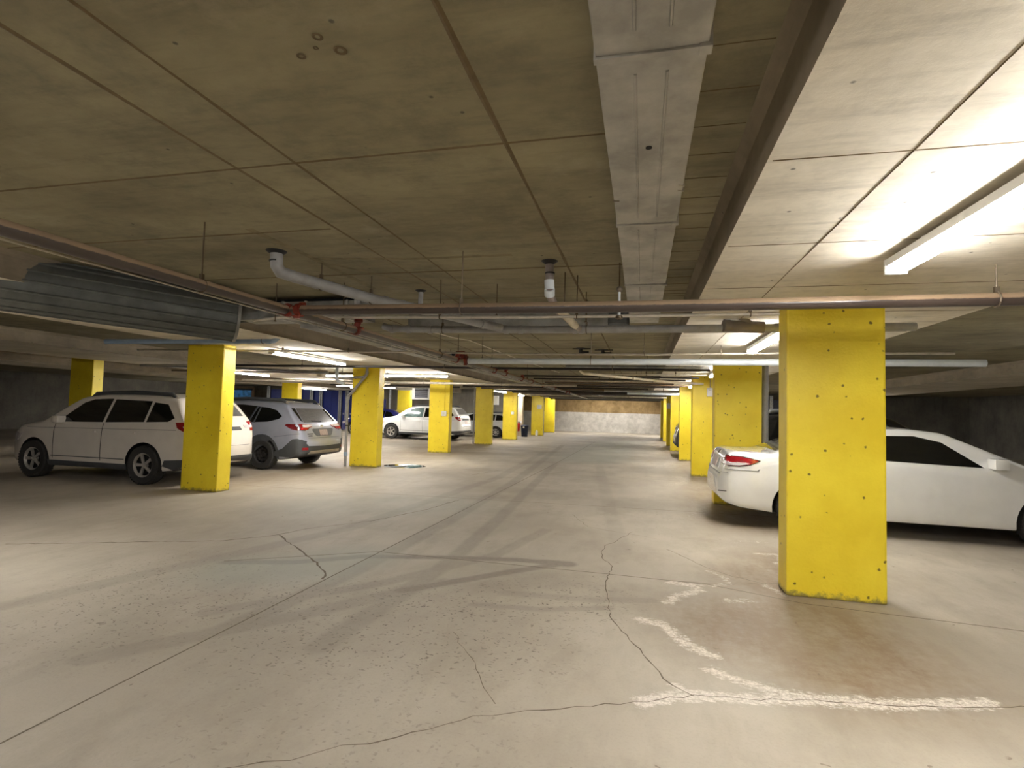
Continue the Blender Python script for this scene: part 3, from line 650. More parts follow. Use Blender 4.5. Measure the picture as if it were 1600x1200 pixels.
# blue-grey drain at left edge
t = pipe('blue grey crosswise drain pipe above the yellow column before the cream SUV', [(-9.0, 7.25, 2.55), (-6.2, 7.25, 2.545), (-5.65, 7.25, 2.55), (-5.56, 7.2, 2.58), (-5.55, 7.15, 2.63)], .042, blue_grey_m,
         collars=[((x, 7.25, 2.546), (1, 0, 0), .006, .06, blue_grey_m) for x in (-6.35, -6.1, -5.75)], hangers=[(-5.85, 7.25, 2.548, SLAB)])
par(MB().tube([(-6.02, 7.25, 2.55), (-6.02, 7.2, 2.66), (-6.02, 7.15, SLAB)], [.045, .045, .04], 14).build('riser', blue_grey_m, smooth=40), t)
# rods standing alone above
for i, (x, y, zb_) in enumerate(((-.70, 4.80, 2.50), (-.59, 5.62, 2.5), (-1.44, 5.16, 2.5), (-3.77, 4.84, 2.42), (-3.06, 8.6, 2.45), (-2.72, 8.9, 2.45))):
    o = MB().tube([(x, y, zb_), (x, y, SLAB)], .0055, 6).lathe([(.0, .0), (.014, 0), (.014, .012), (0, .012)], 8, origin=(x, y, zb_)).build('hanger_rod', rod_m); base_of(o)
    tag(o, ['thin threaded rod just right of the ivory drain drop', 'threaded rod midway between the ivory drop and the long duct', 'threaded rod between the two grey drain drops', 'threaded rod above the brown main at the left', 'threaded rod above the red valve cluster', 'short threaded rod right of the red valve cluster'][i], 'rod')
# upright sprinkler
t = empty('sprinkler_drop', (-.2, 4.56, 2.33)); tag(t, 'rod with round dark knob and white stem left of the long duct', 'sprinkler')
par(MB().tube([(-.2, 4.56, 2.62), (-.2, 4.56, SLAB)], .006, 6).build('rod', rod_m), t)
par(MB().lathe([(0, -.028), (.02, -.02), (.028, 0), (.02, .02), (0, .028)], 14, origin=(-.2, 4.56, 2.60)).build('knob', clamp_m, smooth=60), t)
par(MB().tube([(-.2, 4.56, 2.58), (-.2, 4.56, 2.36)], [.010, .014], 10).build('stem', white_m, smooth=40), t)
par(MB().lathe([(.012, -.03), (.03, -.02), (.03, 0), (.012, .01)], 12, origin=(-.2, 4.56, 2.37)).build('shield', clamp_m, smooth=40), t)
# thin pipe 4 with clips, white pipe 5
pipe('thin grey crosswise pipe just above the long white pipe', [(-9.4, 8.2, 2.52), (-7.2, 8.2, 2.505), (-3.77, 8.2, 2.475), (-1.8, 8.2, 2.445), (.2, 8.2, 2.44), (1.5, 8.2, 2.455), (4, 8.2, 2.46)], .016, silver_m, seg=12,
     hangers=[(-4.9, 8.2, 2.49, BAND+.25), (.02, 8.2, 2.44, SLAB), (-6.2, 8.2, 2.5, BAND), (1.1, 8.2, 2.45, BAND)], hmat=clamp_m)
t = pipe('long glossy white crosswise pipe', [(-2.84, 8.5, 2.36), (-.04, 8.5, 2.36), (2.05, 8.5, 2.36), (4.5, 8.5, 2.36)], .050, white_m, seg=20, hangers=[(-.8, 8.5, 2.36, SLAB)], hmat=clamp_m)
vic(t, (-2.88, 8.5, 2.365), (1, 0, 0), .045, (0, .5, 1)); vic(t, (-2.95, 8.52, 2.45), (0, 0, 1), .034, (1, .4, 0)); 
par(MB().tube([(-2.95, 8.52, 2.40), (-2.95, 8.52, 2.49), (-3.06, 8.52, 2.49)], .036, 12).build('valve_body', red_m, smooth=40), t)
par(MB().tube([(-3.05, 8.5, 2.49), (-3.13, 8.45, 2.46)], .03, 10).build('valve_handle', dark_m, smooth=40), t)
# cable
o = MB().tube([(-3.6, 7.6, 2.815), (-3.35, 8.2, 2.80), (-3.2, 8.8, 2.792), (-3.06, 9.2, 2.80), (-3.03, 11.05, 2.81), (-2.9, 13.5, 2.81), (-2.6, 17, 2.81)], .007, 6).build('white_cable', ivory_m, smooth=50); base_of(o)
tag(o, 'thin white cable sagging across the ceiling above the white pipe', 'cable')
# black pipe 6 and grey duct bank above it
pipe('black crosswise steel pipe beneath the long white pipe', [(-9.5, 10.9, 2.46), (-5.3, 10.9, 2.45), (-2.9, 11.0, 2.445), (1.28, 11.05, 2.44)], .026, black_m, hangers=[(-6.9, 10.9, 2.455, BAND), (-4.2, 10.95, 2.447, SLAB), (-.6, 11.03, 2.442, SLAB), (.7, 11.05, 2.44, BAND)], hmat=clamp_m)
pipe('dull grey crosswise pipe beside the black steel pipe', [(-1.6, 11.35, 2.51), (1.3, 11.4, 2.50)], .05, ductdark_m, seg=18, hangers=[(.1, 11.38, 2.505, SLAB)])
# sloping white pvc 7
t = pipe('sloping pale pipe that drops toward the third right column', [(-1.36, 11.9, 2.48), (-1.28, 11.95, 2.42), (.86, 14.2, 2.37), (1.5, 14.25, 2.35)], .030, ivory_m, collars=[((-.2, 13.06, 2.395), (.6, .6, -.02), .006, .08, ivory_m), ((.8, 14.13, 2.372), (.6, .6, -.02), .006, .1, ivory_m)])
# further cross pipes
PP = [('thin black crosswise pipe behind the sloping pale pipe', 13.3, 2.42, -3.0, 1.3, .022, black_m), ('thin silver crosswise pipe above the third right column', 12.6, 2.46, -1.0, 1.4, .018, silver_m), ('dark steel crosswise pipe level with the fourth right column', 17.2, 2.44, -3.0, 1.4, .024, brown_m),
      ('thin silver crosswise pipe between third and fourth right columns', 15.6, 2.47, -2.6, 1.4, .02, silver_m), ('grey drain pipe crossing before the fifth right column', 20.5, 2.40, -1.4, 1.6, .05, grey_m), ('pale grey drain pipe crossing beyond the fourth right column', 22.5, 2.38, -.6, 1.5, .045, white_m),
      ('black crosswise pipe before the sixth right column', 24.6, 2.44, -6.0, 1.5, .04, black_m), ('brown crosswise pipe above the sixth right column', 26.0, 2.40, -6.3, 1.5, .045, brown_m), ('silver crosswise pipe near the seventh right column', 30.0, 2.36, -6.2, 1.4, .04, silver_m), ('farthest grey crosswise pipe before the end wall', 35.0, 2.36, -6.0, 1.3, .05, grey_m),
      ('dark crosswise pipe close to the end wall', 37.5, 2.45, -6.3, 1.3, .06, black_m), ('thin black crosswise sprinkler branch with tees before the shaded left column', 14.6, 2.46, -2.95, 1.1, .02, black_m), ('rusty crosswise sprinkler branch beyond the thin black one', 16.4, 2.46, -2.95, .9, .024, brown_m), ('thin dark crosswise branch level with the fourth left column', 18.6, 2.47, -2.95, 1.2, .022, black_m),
      ('dark crosswise branch far down the lane, left half', 19.8, 2.44, -6.8, .2, .03, black_m), ('brown crosswise branch far down the lane', 21.6, 2.47, -6.6, 1.2, .035, brown_m), ('dark crosswise pipe over the lane middle distance', 23.4, 2.46, -6.6, 1.2, .03, black_m),
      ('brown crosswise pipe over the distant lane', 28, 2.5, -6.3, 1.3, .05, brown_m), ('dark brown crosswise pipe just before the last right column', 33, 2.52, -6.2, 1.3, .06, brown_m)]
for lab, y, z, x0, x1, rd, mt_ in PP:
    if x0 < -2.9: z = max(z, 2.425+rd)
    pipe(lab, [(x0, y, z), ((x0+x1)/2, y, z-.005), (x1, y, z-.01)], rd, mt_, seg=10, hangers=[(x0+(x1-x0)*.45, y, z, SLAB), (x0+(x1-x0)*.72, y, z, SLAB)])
# pipe 8 across the white hatchback, left bay pipes
pipe('grey crosswise pipe in front of the column with the switch box', [(-13.5, 15.8, 2.36), (-8.1, 15.8, 2.355), (-5.1, 15.85, 2.35), (-1.9, 15.85, 2.34)], .036, silver_m, hangers=[(-6.75, 15.82, 2.355, BAND), (-4.2, 15.85, 2.35, SLAB), (-2.6, 15.85, 2.35, SLAB), (-8.4, 15.8, 2.355, SLAB)], hmat=clamp_m)
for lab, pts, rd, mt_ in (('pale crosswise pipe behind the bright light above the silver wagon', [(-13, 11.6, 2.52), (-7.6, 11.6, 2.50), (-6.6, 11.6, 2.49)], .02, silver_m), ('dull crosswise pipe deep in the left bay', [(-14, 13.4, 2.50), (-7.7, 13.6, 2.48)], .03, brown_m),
                          ('grey sloping pipe above the silver wagon roof', [(-13.5, 11.9, 2.52), (-11, 12.2, 2.5), (-8.3, 12.9, 2.45)], .035, grey_m), ('pale conduit crossing before the column behind the wagon roof', [(-18, 18.0, 2.42), (-12, 18.0, 2.41), (-9, 18, 2.40)], .026, silver_m),
                          ('dark pipe above the unit heater', [(-14, 22.0, 2.52), (-7.7, 22.0, 2.5)], .035, black_m)):
    pipe(lab, pts, rd, mt_, seg=10, hangers=[(pts[1][0]-.6, pts[1][1], pts[1][2], SLAB)])
# drain on the second left column
t = pipe('grey drain pipe that bends round the yellow column beside the silver wagon', [(-6.86, 12.40, BAND), (-6.86, 12.40, 2.40), (-6.90, 12.40, 2.33), (-7.28, 12.42, 1.90), (-7.40, 12.46, 1.82), (-7.42, 12.47, 1.72), (-7.42, 12.47, 0.0)], .036, grey_m, name='drain_pipe', seg=16,
         collars=[((-6.86, 12.40, 2.42), (0, 0, 1), .008, .07, grey_m), ((-7.41, 12.465, 1.76), (0, 0, 1), .008, .08, grey_m), ((-7.42, 12.47, 1.05), (0, 0, 1), .006, .03, dark_m), ((-7.42, 12.47, .32), (0, 0, 1), .012, .10, blue_grey_m)])
par(MB().tube([(-6.86, 12.4, 2.36), (-7.0, 12.38, 2.30), (-7.55, 12.38, 2.28)], .026, 12).build('branch', grey_m, smooth=40), t)
t = pipe('short pale drain offset hanging left of the drain pipe column', [(-7.72, 12.4, BAND), (-7.72, 12.4, 2.26), (-7.68, 12.4, 2.18), (-7.50, 12.4, 2.12)], .035, white_m, name='drain_offset', collars=[((-7.72, 12.4, 2.36), (0, 0, 1), .008, .09, white_m)])
pipe('vertical grey pipe on the left side of the shaded yellow column', [(-7.40, 23.2, BAND), (-7.40, 23.2, 0)], .035, grey_m, name='drain_pipe')
pipe('vertical grey pipe at the right side of the wide right column', [(2.11, 10.22, BAND), (2.11, 10.22, 0)], .052, grey_m, name='drain_pipe', seg=20, collars=[((2.11, 10.22, 2.05), (0, 0, 1), .010, .09, grey_m)])
# curled pipe end
pipe('white curled pipe end hanging before the blue doors', [(-9.3, 17.5, SLAB), (-9.3, 17.5, 2.34), (-9.35, 17.5, 2.28), (-10.9, 17.5, 2.28)], .025, white_m, name='pipe_end')

for x, y, lab in ((-1.2, 10.6, 'left one of two dark pipe sleeves in the ceiling beyond the white pipe'), (-.78, 10.8, 'right one of two dark pipe sleeves in the ceiling beyond the white pipe')):
    t = empty('pipe_sleeve', (x, y, SLAB-.09)); tag(t, lab, 'pipe sleeve', 'dark pipe sleeves in the ceiling')
    par(MB().lathe([(.05, -.02), (.10, 0), (.10, .0)], 18, origin=(x, y, SLAB)).tube([(x, y, SLAB), (x, y, SLAB-.07), (x+.05, y, SLAB-.09), (x+.16, y, SLAB-.09)], .035, 10).build('sleeve', dark_m, smooth=40), t)
    par(MB().box(x-.16, x+.2, y-.012, y+.012, SLAB-.025, SLAB-.005).build('strap', black_m), t)

# ------------------------------------------------------------ devices on columns
def switchbox(x, y, z, label, w_=.14, h_=.17):
    t = empty('switch_box', (x, y, z-h_/2)); tag(t, label, 'switch')
    par(MB().box(x-w_/2, x+w_/2, y-.06, y, z-h_/2, z+h_/2, .012).build('cover', white_box_m), t)
    par(MB().box(x-w_*.2, x+w_*.2, y-.075, y-.06, z-h_*.2, z+h_*.2, .004).build('rocker', paper_m), t)
    par(MB().tube([(x, y-.02, z+h_/2), (x, y-.02, BAND)], .011, 8).build('conduit', MATS['yellow_paint'], smooth=40), t)
switchbox(-6.76, 17.75, 1.38, 'small white switch box on the yellow column before the white hatchback', .18, .18)
switchbox(-6.70, 27.75, 1.42, 'small white switch box on the yellow column before the cream wall end', .16, .15)
def exitlight(x, y, z, label, s=1.0):
    t = empty('emergency_light', (x, y, z)); tag(t, label, 'light fixture')
    par(MB().box(x-.08*s, x+.08*s, y-.08, y, z, z+.22*s, .01).build('case', white_box_m), t)
    for dx in (-.0, .09): par(MB().lathe([(0, -.13), (.035*s, -.12), (.045*s, -.07), (.02, -.05), (0, -.05)], 14, axis='y', origin=(x+dx*s, y, z+.19*s)).build('lamp_head', white_box_m, smooth=50), t)
    par(MB().tube([(x, y-.03, z+.22*s), (x, y-.03, BAND)], .010, 6).build('conduit', silver_m), t)
exitlight(1.68, 14.44, 2.04, 'white emergency light box on the third right column')
exitlight(1.29, 27.8, 1.86, 'small white emergency light on a far right column', 1.2)
# cable hook cluster between columns
o = box('notice', -6.53, -6.23, 33.64, 33.65, 1.70, 1.96, paper_m); base_of(o); tag(o, 'blank paper notice on the dark shaded yellow column', 'sign')

# unit heater
t = empty('unit_heater', (-10.76, 24.8, 1.95)); tag(t, 'white unit heater with grey horizontal louvres hung from the ceiling', 'heater')
par(MB().box(-11.22, -10.30, 24.85, 25.35, 1.98, 2.56, .02).build('case', white_box_m), t)
par(MB().box(-11.05, -10.38, 24.83, 24.86, 2.06, 2.54).build('louvre_recess', dark_m), t)
for k in range(5):
    z = 2.08+k*.095; mb = MB(); vs = [(x, y, zz) for x in (-11.05, -10.38) for y, zz in ((24.80, z), (24.80, z+.008), (24.845, z+.07), (24.845, z+.062))]
    mb.add(vs, [(0, 1, 5, 4), (1, 2, 6, 5), (2, 3, 7, 6), (3, 0, 4, 7), (0, 3, 2, 1), (4, 5, 6, 7)]); par(mb.build('louvre', louver_m), t)
for x in (-11.1, -10.4): par(MB().tube([(x, 25.1, 2.56), (x, 25.1, SLAB)], .012, 6).build('rod', rod_m), t)
# white panel on bay wall
t = empty('electrical_panel', (-8.93, 32.2, 1.86)); tag(t, 'white electrical panel high on the dark bay wall', 'panel')
par(MB().box(-9.25, -8.70, 32.12, 32.3, 1.88, 2.44, .01).build('cabinet', white_box_m), t)
par(MB().box(-9.05, -8.73, 32.11, 32.125, 1.91, 2.41, .004).build('door', paper_m), t)

# fire extinguisher
t = empty('fire_extinguisher', (-7.34, 32.15, .36)); tag(t, 'red fire extinguisher on the cream wall end', 'extinguisher')
par(MB().lathe([(0, .30), (.075, .30), (.085, .33), (.085, .72), (.07, .77), (.03, .80), (.03, .84), (0, .84)], 18, origin=(-7.37, 32.15, 0)).build('cylinder', ext_red_m, smooth=50), t)
par(MB().box(-7.40, -7.30, 32.12, 32.16, .83, .88, .006).build('handle', dark_m), t)
par(MB().tube([(-7.33, 32.13, .84), (-7.26, 32.1, .75), (-7.27, 32.1, .45)], .012, 8).build('hose', dark_m, smooth=50), t)
par(MB().box(-7.30, -7.18, 32.22, 32.25, .78, .92, .01).build('alarm_box', white_box_m), t)

# bin
t = empty('rubbish_bin', (-6.84, 31.5, 0)); tag(t, 'tall navy rubbish bin beside the cream wall end', 'bin')
MB().lathe([(0, 0), (.185, 0), (.235, .62), (.245, .64), (0, .64)], 24).build('barrel', navybin_m, t, smooth=40)
MB().lathe([(.25, .62), (.255, .66), (.20, .70), (0, .72)], 24).build('lid', navybin_m, t, smooth=40)
MB().box(-.06, .04, -.262, -.235, .52, .62, .004).build('sticker', paper_m, t)
o = MB().lathe([(0, 0), (.085, 0), (.09, .25), (.05, .34), (.03, .36), (0, .36)], 16).build('plastic_jug', white_box_m, smooth=50); o.location = (-6.46, 33.4, 0); tag(o, 'white plastic jug on the floor left of the dark shaded column', 'jug')

# ------------------------------------------------------------ blue storage doors in the left bay
def locker(x0, x1, y, label, mat=blue_m, h=2.55, grp='navy storage doors along the left bay wall'):
    t = empty('storage_door', ((x0+x1)/2, y, 0)); tag(t, label, 'storage door', grp)
    par(MB().box(x0+.02, x1-.02, y, y+.06, .04, h, .006).build('panel', mat), t)
    n = max(1, int((x1-x0)/.4))
    for k in range(n+1):
        xx = x0+.04+(x1-x0-.08)*k/n; par(MB().box(xx-.012, xx+.012, y-.02, y, .06, h-.03).build('rib', mat), t)
    par(MB().box(x0+.12, x0+.2, y-.05, y-.02, 1.0, 1.12, .006).build('latch', post_m), t)
    return t
PX = [(-24.3, 'leftmost'), (-21.9, 'second'), (-21.05, 'third'), (-20.35, 'fourth'), (-18.95, 'fifth'), (-18.45, 'sixth')]
doors = [(-24.2, -22.0, 'wide navy storage door left of the column behind the wagon roof'), (-21.8, -21.15, 'navy storage door just right of the column behind the wagon roof'), (-20.95, -20.45, 'narrow navy storage door between two close posts'),
         (-20.25, -19.05, 'navy storage door above the right side of the silver wagon'), (-18.85, -18.55, 'narrowest navy storage door near the drain pipe'), (-18.35, -17.6, 'last navy storage door beside the drain pipe column')]
for x0, x1, lab in doors: locker(x0, x1, 31.0, lab)
for x, lab in PX:
    t = empty('slotted_post', (x, 30.92, 0)); tag(t, lab+' galvanised slotted post from the left in front of the navy doors', 'post', 'galvanised posts between storage doors')
    par(MB().box(x-.10, x+.10, 30.88, 30.94, 0, 2.75, .006).build('upright', post_m), t)
    par(MB().box(x-.015, x+.015, 30.874, 30.882, .1, 2.7).build('slot_line', dark_m), t)
locker(-16.15, -15.75, 31.0, 'narrow navy door right of the drain pipe column', h=2.05)
t = empty('slotted_post', (-15.45, 31, 0)); tag(t, 'lone grey post above the navy car', 'post'); par(MB().box(-15.52, -15.42, 30.95, 31.05, 0, 2.7, .006).build('upright', post_m), t)
t = empty('tarp_shelf', (-26.4, 30.8, 0)); tag(t, 'bright blue tarp in a brown wooden frame at the far left', 'tarp')
par(MB().box(-27.6, -25.7, 30.9, 31.0, 1.5, 2.45, .02).build('tarp', bluelit_m), t)
par(MB().box(-27.8, -25.55, 30.98, 31.1, 0, 2.7, .01).build('board', wood_m), t)
par(MB().box(-27.7, -25.62, 30.85, 30.98, 2.45, 2.55).build('top_rail', dark_m), t)
# right bay storage
for i, (x0, x1) in enumerate(((4.6, 5.6), (5.75, 6.6), (6.75, 7.6), (7.75, 8.8), (8.95, 10.2), (10.35, 11.6))):
    locker(x0, x1, 31.0, ['grey blue storage door left of the first pale post, right bay', 'storage door between the two pale posts, right bay', 'storage door behind the dark parked car, right bay', 'fourth storage door along the right bay', 'fifth storage door along the right bay', 'sixth storage door along the right bay'][i], plain('slate_blue_door%d' % i, (78, 82, 104) if i != 1 else (64, 60, 110), .5), 2.5, 'storage doors in the right bay')
for i, x in enumerate((4.5, 5.68, 6.68, 7.68, 8.88, 10.28)):
    t = empty('slotted_post', (x, 30.9, 0)); tag(t, ['first pale post of the right bay, left of the dark car roof', 'second pale post of the right bay', 'third pale post of the right bay, next to the nearest column', 'fourth pale post of the right bay', 'fifth pale post of the right bay', 'sixth pale post of the right bay'][i], 'post', 'pale posts in the right bay')
    par(MB().box(x-.08, x+.08, 30.86, 30.94, 0, 2.7, .006).build('upright', post_m), t)

# puddle and cover by the second left column
def blob(cx, cy, rx, ry, n=40, seed=1, j=.12):
    rnd = random.Random(seed); ph = [rnd.uniform(0, 6.28) for _ in range(4)]
    return [(cx+rx*math.cos(a)*(1+j*math.sin(2*a+ph[0])+j*.6*math.sin(5*a+ph[1])), cy+ry*math.sin(a)*(1+j*math.sin(3*a+ph[2])+j*.5*math.sin(7*a+ph[3]))) for a in [2*PI*k/n for k in range(n)]]
pts = blob(-6.1, 13.2, .5, .46); mb = MB(); mb.add([(x, y, .003) for x, y in pts]+[(-6.1, 13.2, .0034)], [(i, (i+1) % 40, 40) for i in range(40)])
o = mb.build('puddle', puddle_m); tag(o, 'dark shallow puddle beside the drain pipe column', 'puddle')
o = MB().tube([(-6.45, 12.75, .012), (-6.2, 13.0, .014), (-6.0, 13.1, .012), (-5.92, 13.0, .012)], .014, 6).build('white_rope', white_m, smooth=50); base_of(o); tag(o, 'short white cord lying across the puddle', 'cord')

# ------------------------------------------------------------ cars
def sm_profile(pts, L, step=.02, sig=.05):
    xx = np.arange(0, L+step/2, step); a = np.array(pts); y = np.interp(xx, a[:, 0], a[:, 1])
    k = int(3*sig/step); ker = np.exp(-.5*(np.arange(-k, k+1)*step/sig)**2); ker /= ker.sum()
    ext = np.concatenate([2*y[0]-y[1:k+1][::-1], y, 2*y[-1]-y[-k-1:-1][::-1]])
    return xx, np.convolve(ext, ker, 'valid')
def make_car(name, S):
    """S: L, top, bot, plan, belt, tumble, wheels (x rear, x front), wr, track, paint ... local x runs rear -> front"""
    root = empty(name, S['loc'], S['rz']); tag(root, S['label'], 'car')
    L = S['L']; wr = S['wr']
    X1, ZT = sm_profile(S['top'], L, sig=S.get('sig', .035)); _, ZB = sm_profile(S['bot'], L); _, WP = sm_profile(S['plan'], L, sig=.04)
    st = np.unique(np.round(np.concatenate([np.arange(0, .3, .02), np.arange(.3, L-.3, .06), np.arange(L-.3, L+.001, .025), [L]]), 3))
    zt = np.interp(st, X1, ZT); zb = np.interp(st, X1, ZB); wp = np.interp(st, X1, WP)
    belt = S['belt']; tum = S['tumble']; rings = []
    for x, t_, b_, w_ in zip(st, zt, zb, wp):
        h = t_-b_; rc = min(S.get('rc', .10), h*.35)
        bl = belt[0]+(belt[1]-belt[0])*x/L
        def wz(z):
            v = w_*(1-.045*max(0, (.62-z)/.4)**2)
            if z > .62 and z <= bl: v = w_*(1-.03*((z-.62)/(bl-.62))**2)
            elif z > bl: v = w_*.97-tum*(z-bl)-.10*(z-bl)**2
            if abs(z-(bl-.10)) < .05: v += .012*(1-abs(z-(bl-.10))/.05)
            return max(v, .05)
        zs = np.linspace(b_+.05, t_-rc, 13)
        half = [(0, b_), (wz(b_)*.6, b_), (wz(b_)-.06, b_+.005), (wz(b_+.02)-.015, b_+.02)]+[(wz(z), z) for z in zs]
        we = wz(t_-rc); rw = rc*1.15
        for k in range(1, 5):
            a = k/5*PI/2; half.append((we-rw*(1-math.cos(a)), t_-rc+rc*math.sin(a)*.93))
        ye = we-rw
        for k in range(0, 4):
            y = ye*(1-k/4); half.append((y, t_-.07*rc+S.get('crown', .03)*(1-(y/max(ye, .01))**2)*min(1, h)))
        half.append((0, t_-.07*rc+S.get('crown', .03)*min(1, h)))
        ring = [(x, y, z) for y, z in half]+[(x, -y, z) for y, z in half[1:-1][::-1]]
        rings.append(ring)
    n = len(rings[0]); vs = [v for rg in rings for v in rg]; fs = []
    for i in range(len(rings)-1):
        for j in range(n): fs.append((i*n+j, i*n+(j+1) % n, (i+1)*n+(j+1) % n, (i+1)*n+j))
    fs += [tuple(range(n)), tuple((len(rings)-1)*n+j for j in range(n))[::-1]]
    bvh = BVHTree.FromPolygons([Vector(v) for v in vs], fs)
    body = MB().add(vs, fs).build('body', S['paint'], root)
    # wheel arches cut out of the body
    mbc = MB()
    for wx in S['wheels']:
        for sy in (-1, 1):
            y0, y1 = sorted((sy*(S['track']-.15), sy*(S['track']+.4)))
            mbc.tube([(wx, y0, wr), (wx, y1, wr)], wr+.06, 36)
    cut = mbc.build('cutter', dark_m, root)
    md = body.modifiers.new('arch', 'BOOLEAN'); md.operation = 'DIFFERENCE'; md.solver = 'EXACT'; md.object = cut
    bpy.context.view_layer.update(); dg = bpy.context.evaluated_depsgraph_get(); dg.update(); nm = bpy.data.meshes.new_from_object(body.evaluated_get(dg)); body.modifiers.clear()
    body.data = nm; nm.name = 'body'
    nm.materials.clear(); nm.materials.append(S['paint']); nm.materials.append(dark_m)
    for p_ in nm.polygons:
        c = p_.center
        inside = any((abs(math.hypot(c.x-wx, c.z-wr)-(wr+.06)) < .012 and abs(p_.normal.y) < .3) or (math.hypot(c.x-wx, c.z-wr) < wr+.055 and abs(abs(c.y)-(S['track']-.15)) < .01) for wx in S['wheels'])
        p_.material_index = 1 if inside or (p_.normal.z < -.85 and c.z < .45) else 0
    nm.polygons.foreach_set('use_smooth', [True]*len(nm.polygons)); nm.set_sharp_from_angle(angle=math.radians(32))
    bpy.data.objects.remove(cut)

    def patch(nm_, polys, mat, parent=None, off=.006, thick=.004, sides=(1, -1)):
        """polys: list of (plane, sign, pts); plane 'side' pts=(x,z); 'rear'/'front' pts=(y,z); 'top' pts=(x,y)"""
        vsum = []; fsum = []
        for plane, sg, pts in polys:
            if plane == 'rear': pts = [(max(-S['ymax'], min(S['ymax'], a)), b2) for a, b2 in pts]
            pts = [q for i, q in enumerate(pts) if q != pts[i-1]]
            bm = bmesh.new(); bv = [bm.verts.new((a, b2, 0)) for a, b2 in pts]
            f = bm.faces.new(bv); bmesh.ops.triangulate(bm, faces=[f])
            for _ in range(6):
                lng = [e for e in bm.edges if e.calc_length() > .07]
                if not lng: break
                bmesh.ops.subdivide_edges(bm, edges=lng, cuts=1); bmesh.ops.triangulate(bm, faces=[q for q in bm.faces if len(q.verts) > 3])
            loc = {}
            for v in bm.verts:
                a, b2 = v.co.x, v.co.y
                if plane == 'side': o_, d_ = Vector((a, sg*3, b2)), Vector((0, -sg, 0))
                elif plane == 'rear': o_, d_ = Vector((-3, a*sg, b2)), Vector((1, 0, 0))
                elif plane == 'front': o_, d_ = Vector((L+3, a*sg, b2)), Vector((-1, 0, 0))
                else: o_, d_ = Vector((a, b2*sg, 4)), Vector((0, 0, -1))
                hit, nrm, idx, dist = bvh.ray_cast(o_, d_)
                if hit is None: continue
                if nrm.dot(d_) > 0: nrm = -nrm
                if (plane in ('rear', 'front')) and dist > 4.6: continue
                loc[v] = (hit, nrm)
            keep = {}
            for v, (hit, nrm) in loc.items():
                keep[v] = len(vsum); vsum.append(hit+nrm*off); 
            base = {}
            for f in bm.faces:
                if all(v in keep for v in f.verts): fsum.append([keep[v] for v in f.verts])
            # rim walls
            for e in bm.edges:
                if len(e.link_faces) == 1 and all(v in keep for v in e.verts):
                    a_, b3 = e.verts; 
                    for v in (a_, b3):
                        if v not in base: base[v] = len(vsum); hit, nrm = loc[v]; vsum.append(hit-nrm*.004)
                    fsum.append([keep[a_], keep[b3], base[b3], base[a_]])
            bm.free()
        if not fsum: return None
        return MB().add(vsum, fsum).build(nm_, mat, parent or root, smooth=40)
    for it in S['patches']:
        if it[0] == 'each':       # one object per side
            _, nm_, plane, pts, mat = it[:5]; off = it[5] if len(it) > 5 else .006
            for sg in (1, -1): patch(nm_, [(plane, sg, pts)], mat, off=off)
        elif it[0] == 'pair':     # one object per side made of a side and a rear/front piece
            _, nm_, pl, mat = it[:4]; off = it[4] if len(it) > 4 else .006
            for sg in (1, -1): patch(nm_, [(p_, sg, pts) for p_, pts in pl], mat, off=off)
        else:
            _, nm_, plane, pts, mat = it[:5]; off = it[5] if len(it) > 5 else .006
            patch(nm_, [(plane, 1, pts)], mat, off=off)
    # wheels
    for wx in S['wheels']:
        for sy in (1, -1):
            W_ = .105; R = wr; rim = S.get('rim', .22)
            mb = MB().lathe([(rim, -W_+.01), (rim+.03, -W_), (R-.03, -W_), (R-.006, -W_*.8), (R, -W_*.5), (R, W_*.5), (R-.006, W_*.8), (R-.03, W_), (rim+.03, W_), (rim, W_-.01), (rim-.01, 0), (rim, -W_+.01)], 48, axis='y')
            for k in range(40):
                a = 2*PI*k/40; 
                for q in (-.055, .0, .055):
                    c_ = math.cos(a+q); s_ = math.sin(a+q); u = Vector((c_, 0, s_)); tt = Vector((-s_, 0, c_)); ctr = u*(R-.001)+Vector((0, q*1.4, 0))
                    vv_ = [ctr+tt*dx*.014+Vector((0, dy*.017, 0))+u*dz for dx in (-1, 1) for dy in (-1, 1) for dz in (-.003, .003)]
                    mb.add(vv_, [(0,1,3,2), (4,6,7,5), (0,4,5,1), (2,3,7,6), (0,2,6,4), (1,5,7,3)])
            tw = mb.build('wheel', tyre_m, root, smooth=35); tw.location = (wx, sy*(S['track']-.02), wr)
            rmat = S['rimmat']; o1 = sy
            if S['rimstyle'] == 'steel':
                mr = MB().lathe([(0, o1*.03), (.05, o1*.035), (.055, o1*.05), (.07, o1*.05), (.085, o1*.02), (.13, o1*.045), (.165, o1*.05), (.18, o1*.0), (.205, o1*-.02), (.215, o1*.085), (rim+.012, o1*.09)], 40, axis='y')
                r_o = mr.build('rim', rmat, tw, smooth=35)
                mh = MB()
                for k in range(10):
                    a = 2*PI*k/10; mh.lathe([(0, o1*.049), (.016, o1*.049), (.016, o1*.053), (0, o1*.053)], 10, axis='y', origin=(.145*math.cos(a), 0, .145*math.sin(a)))
                for k in range(5):
                    a = 2*PI*k/5; mh.lathe([(0, o1*.03), (.010, o1*.03), (.010, o1*.055), (0, o1*.055)], 8, axis='y', origin=(.095*math.cos(a), 0, .095*math.sin(a)))
                mh.build('vent_holes', hole_m, tw)
            else:
                mr = MB().lathe([(rim-.035, o1*.05), (rim-.015, o1*.085), (rim+.012, o1*.09)], 40, axis='y').lathe([(0, o1*.06), (.045, o1*.06), (.055, o1*.04), (.05, o1*.0)], 20, axis='y')
                ns = S.get('spokes', 5)
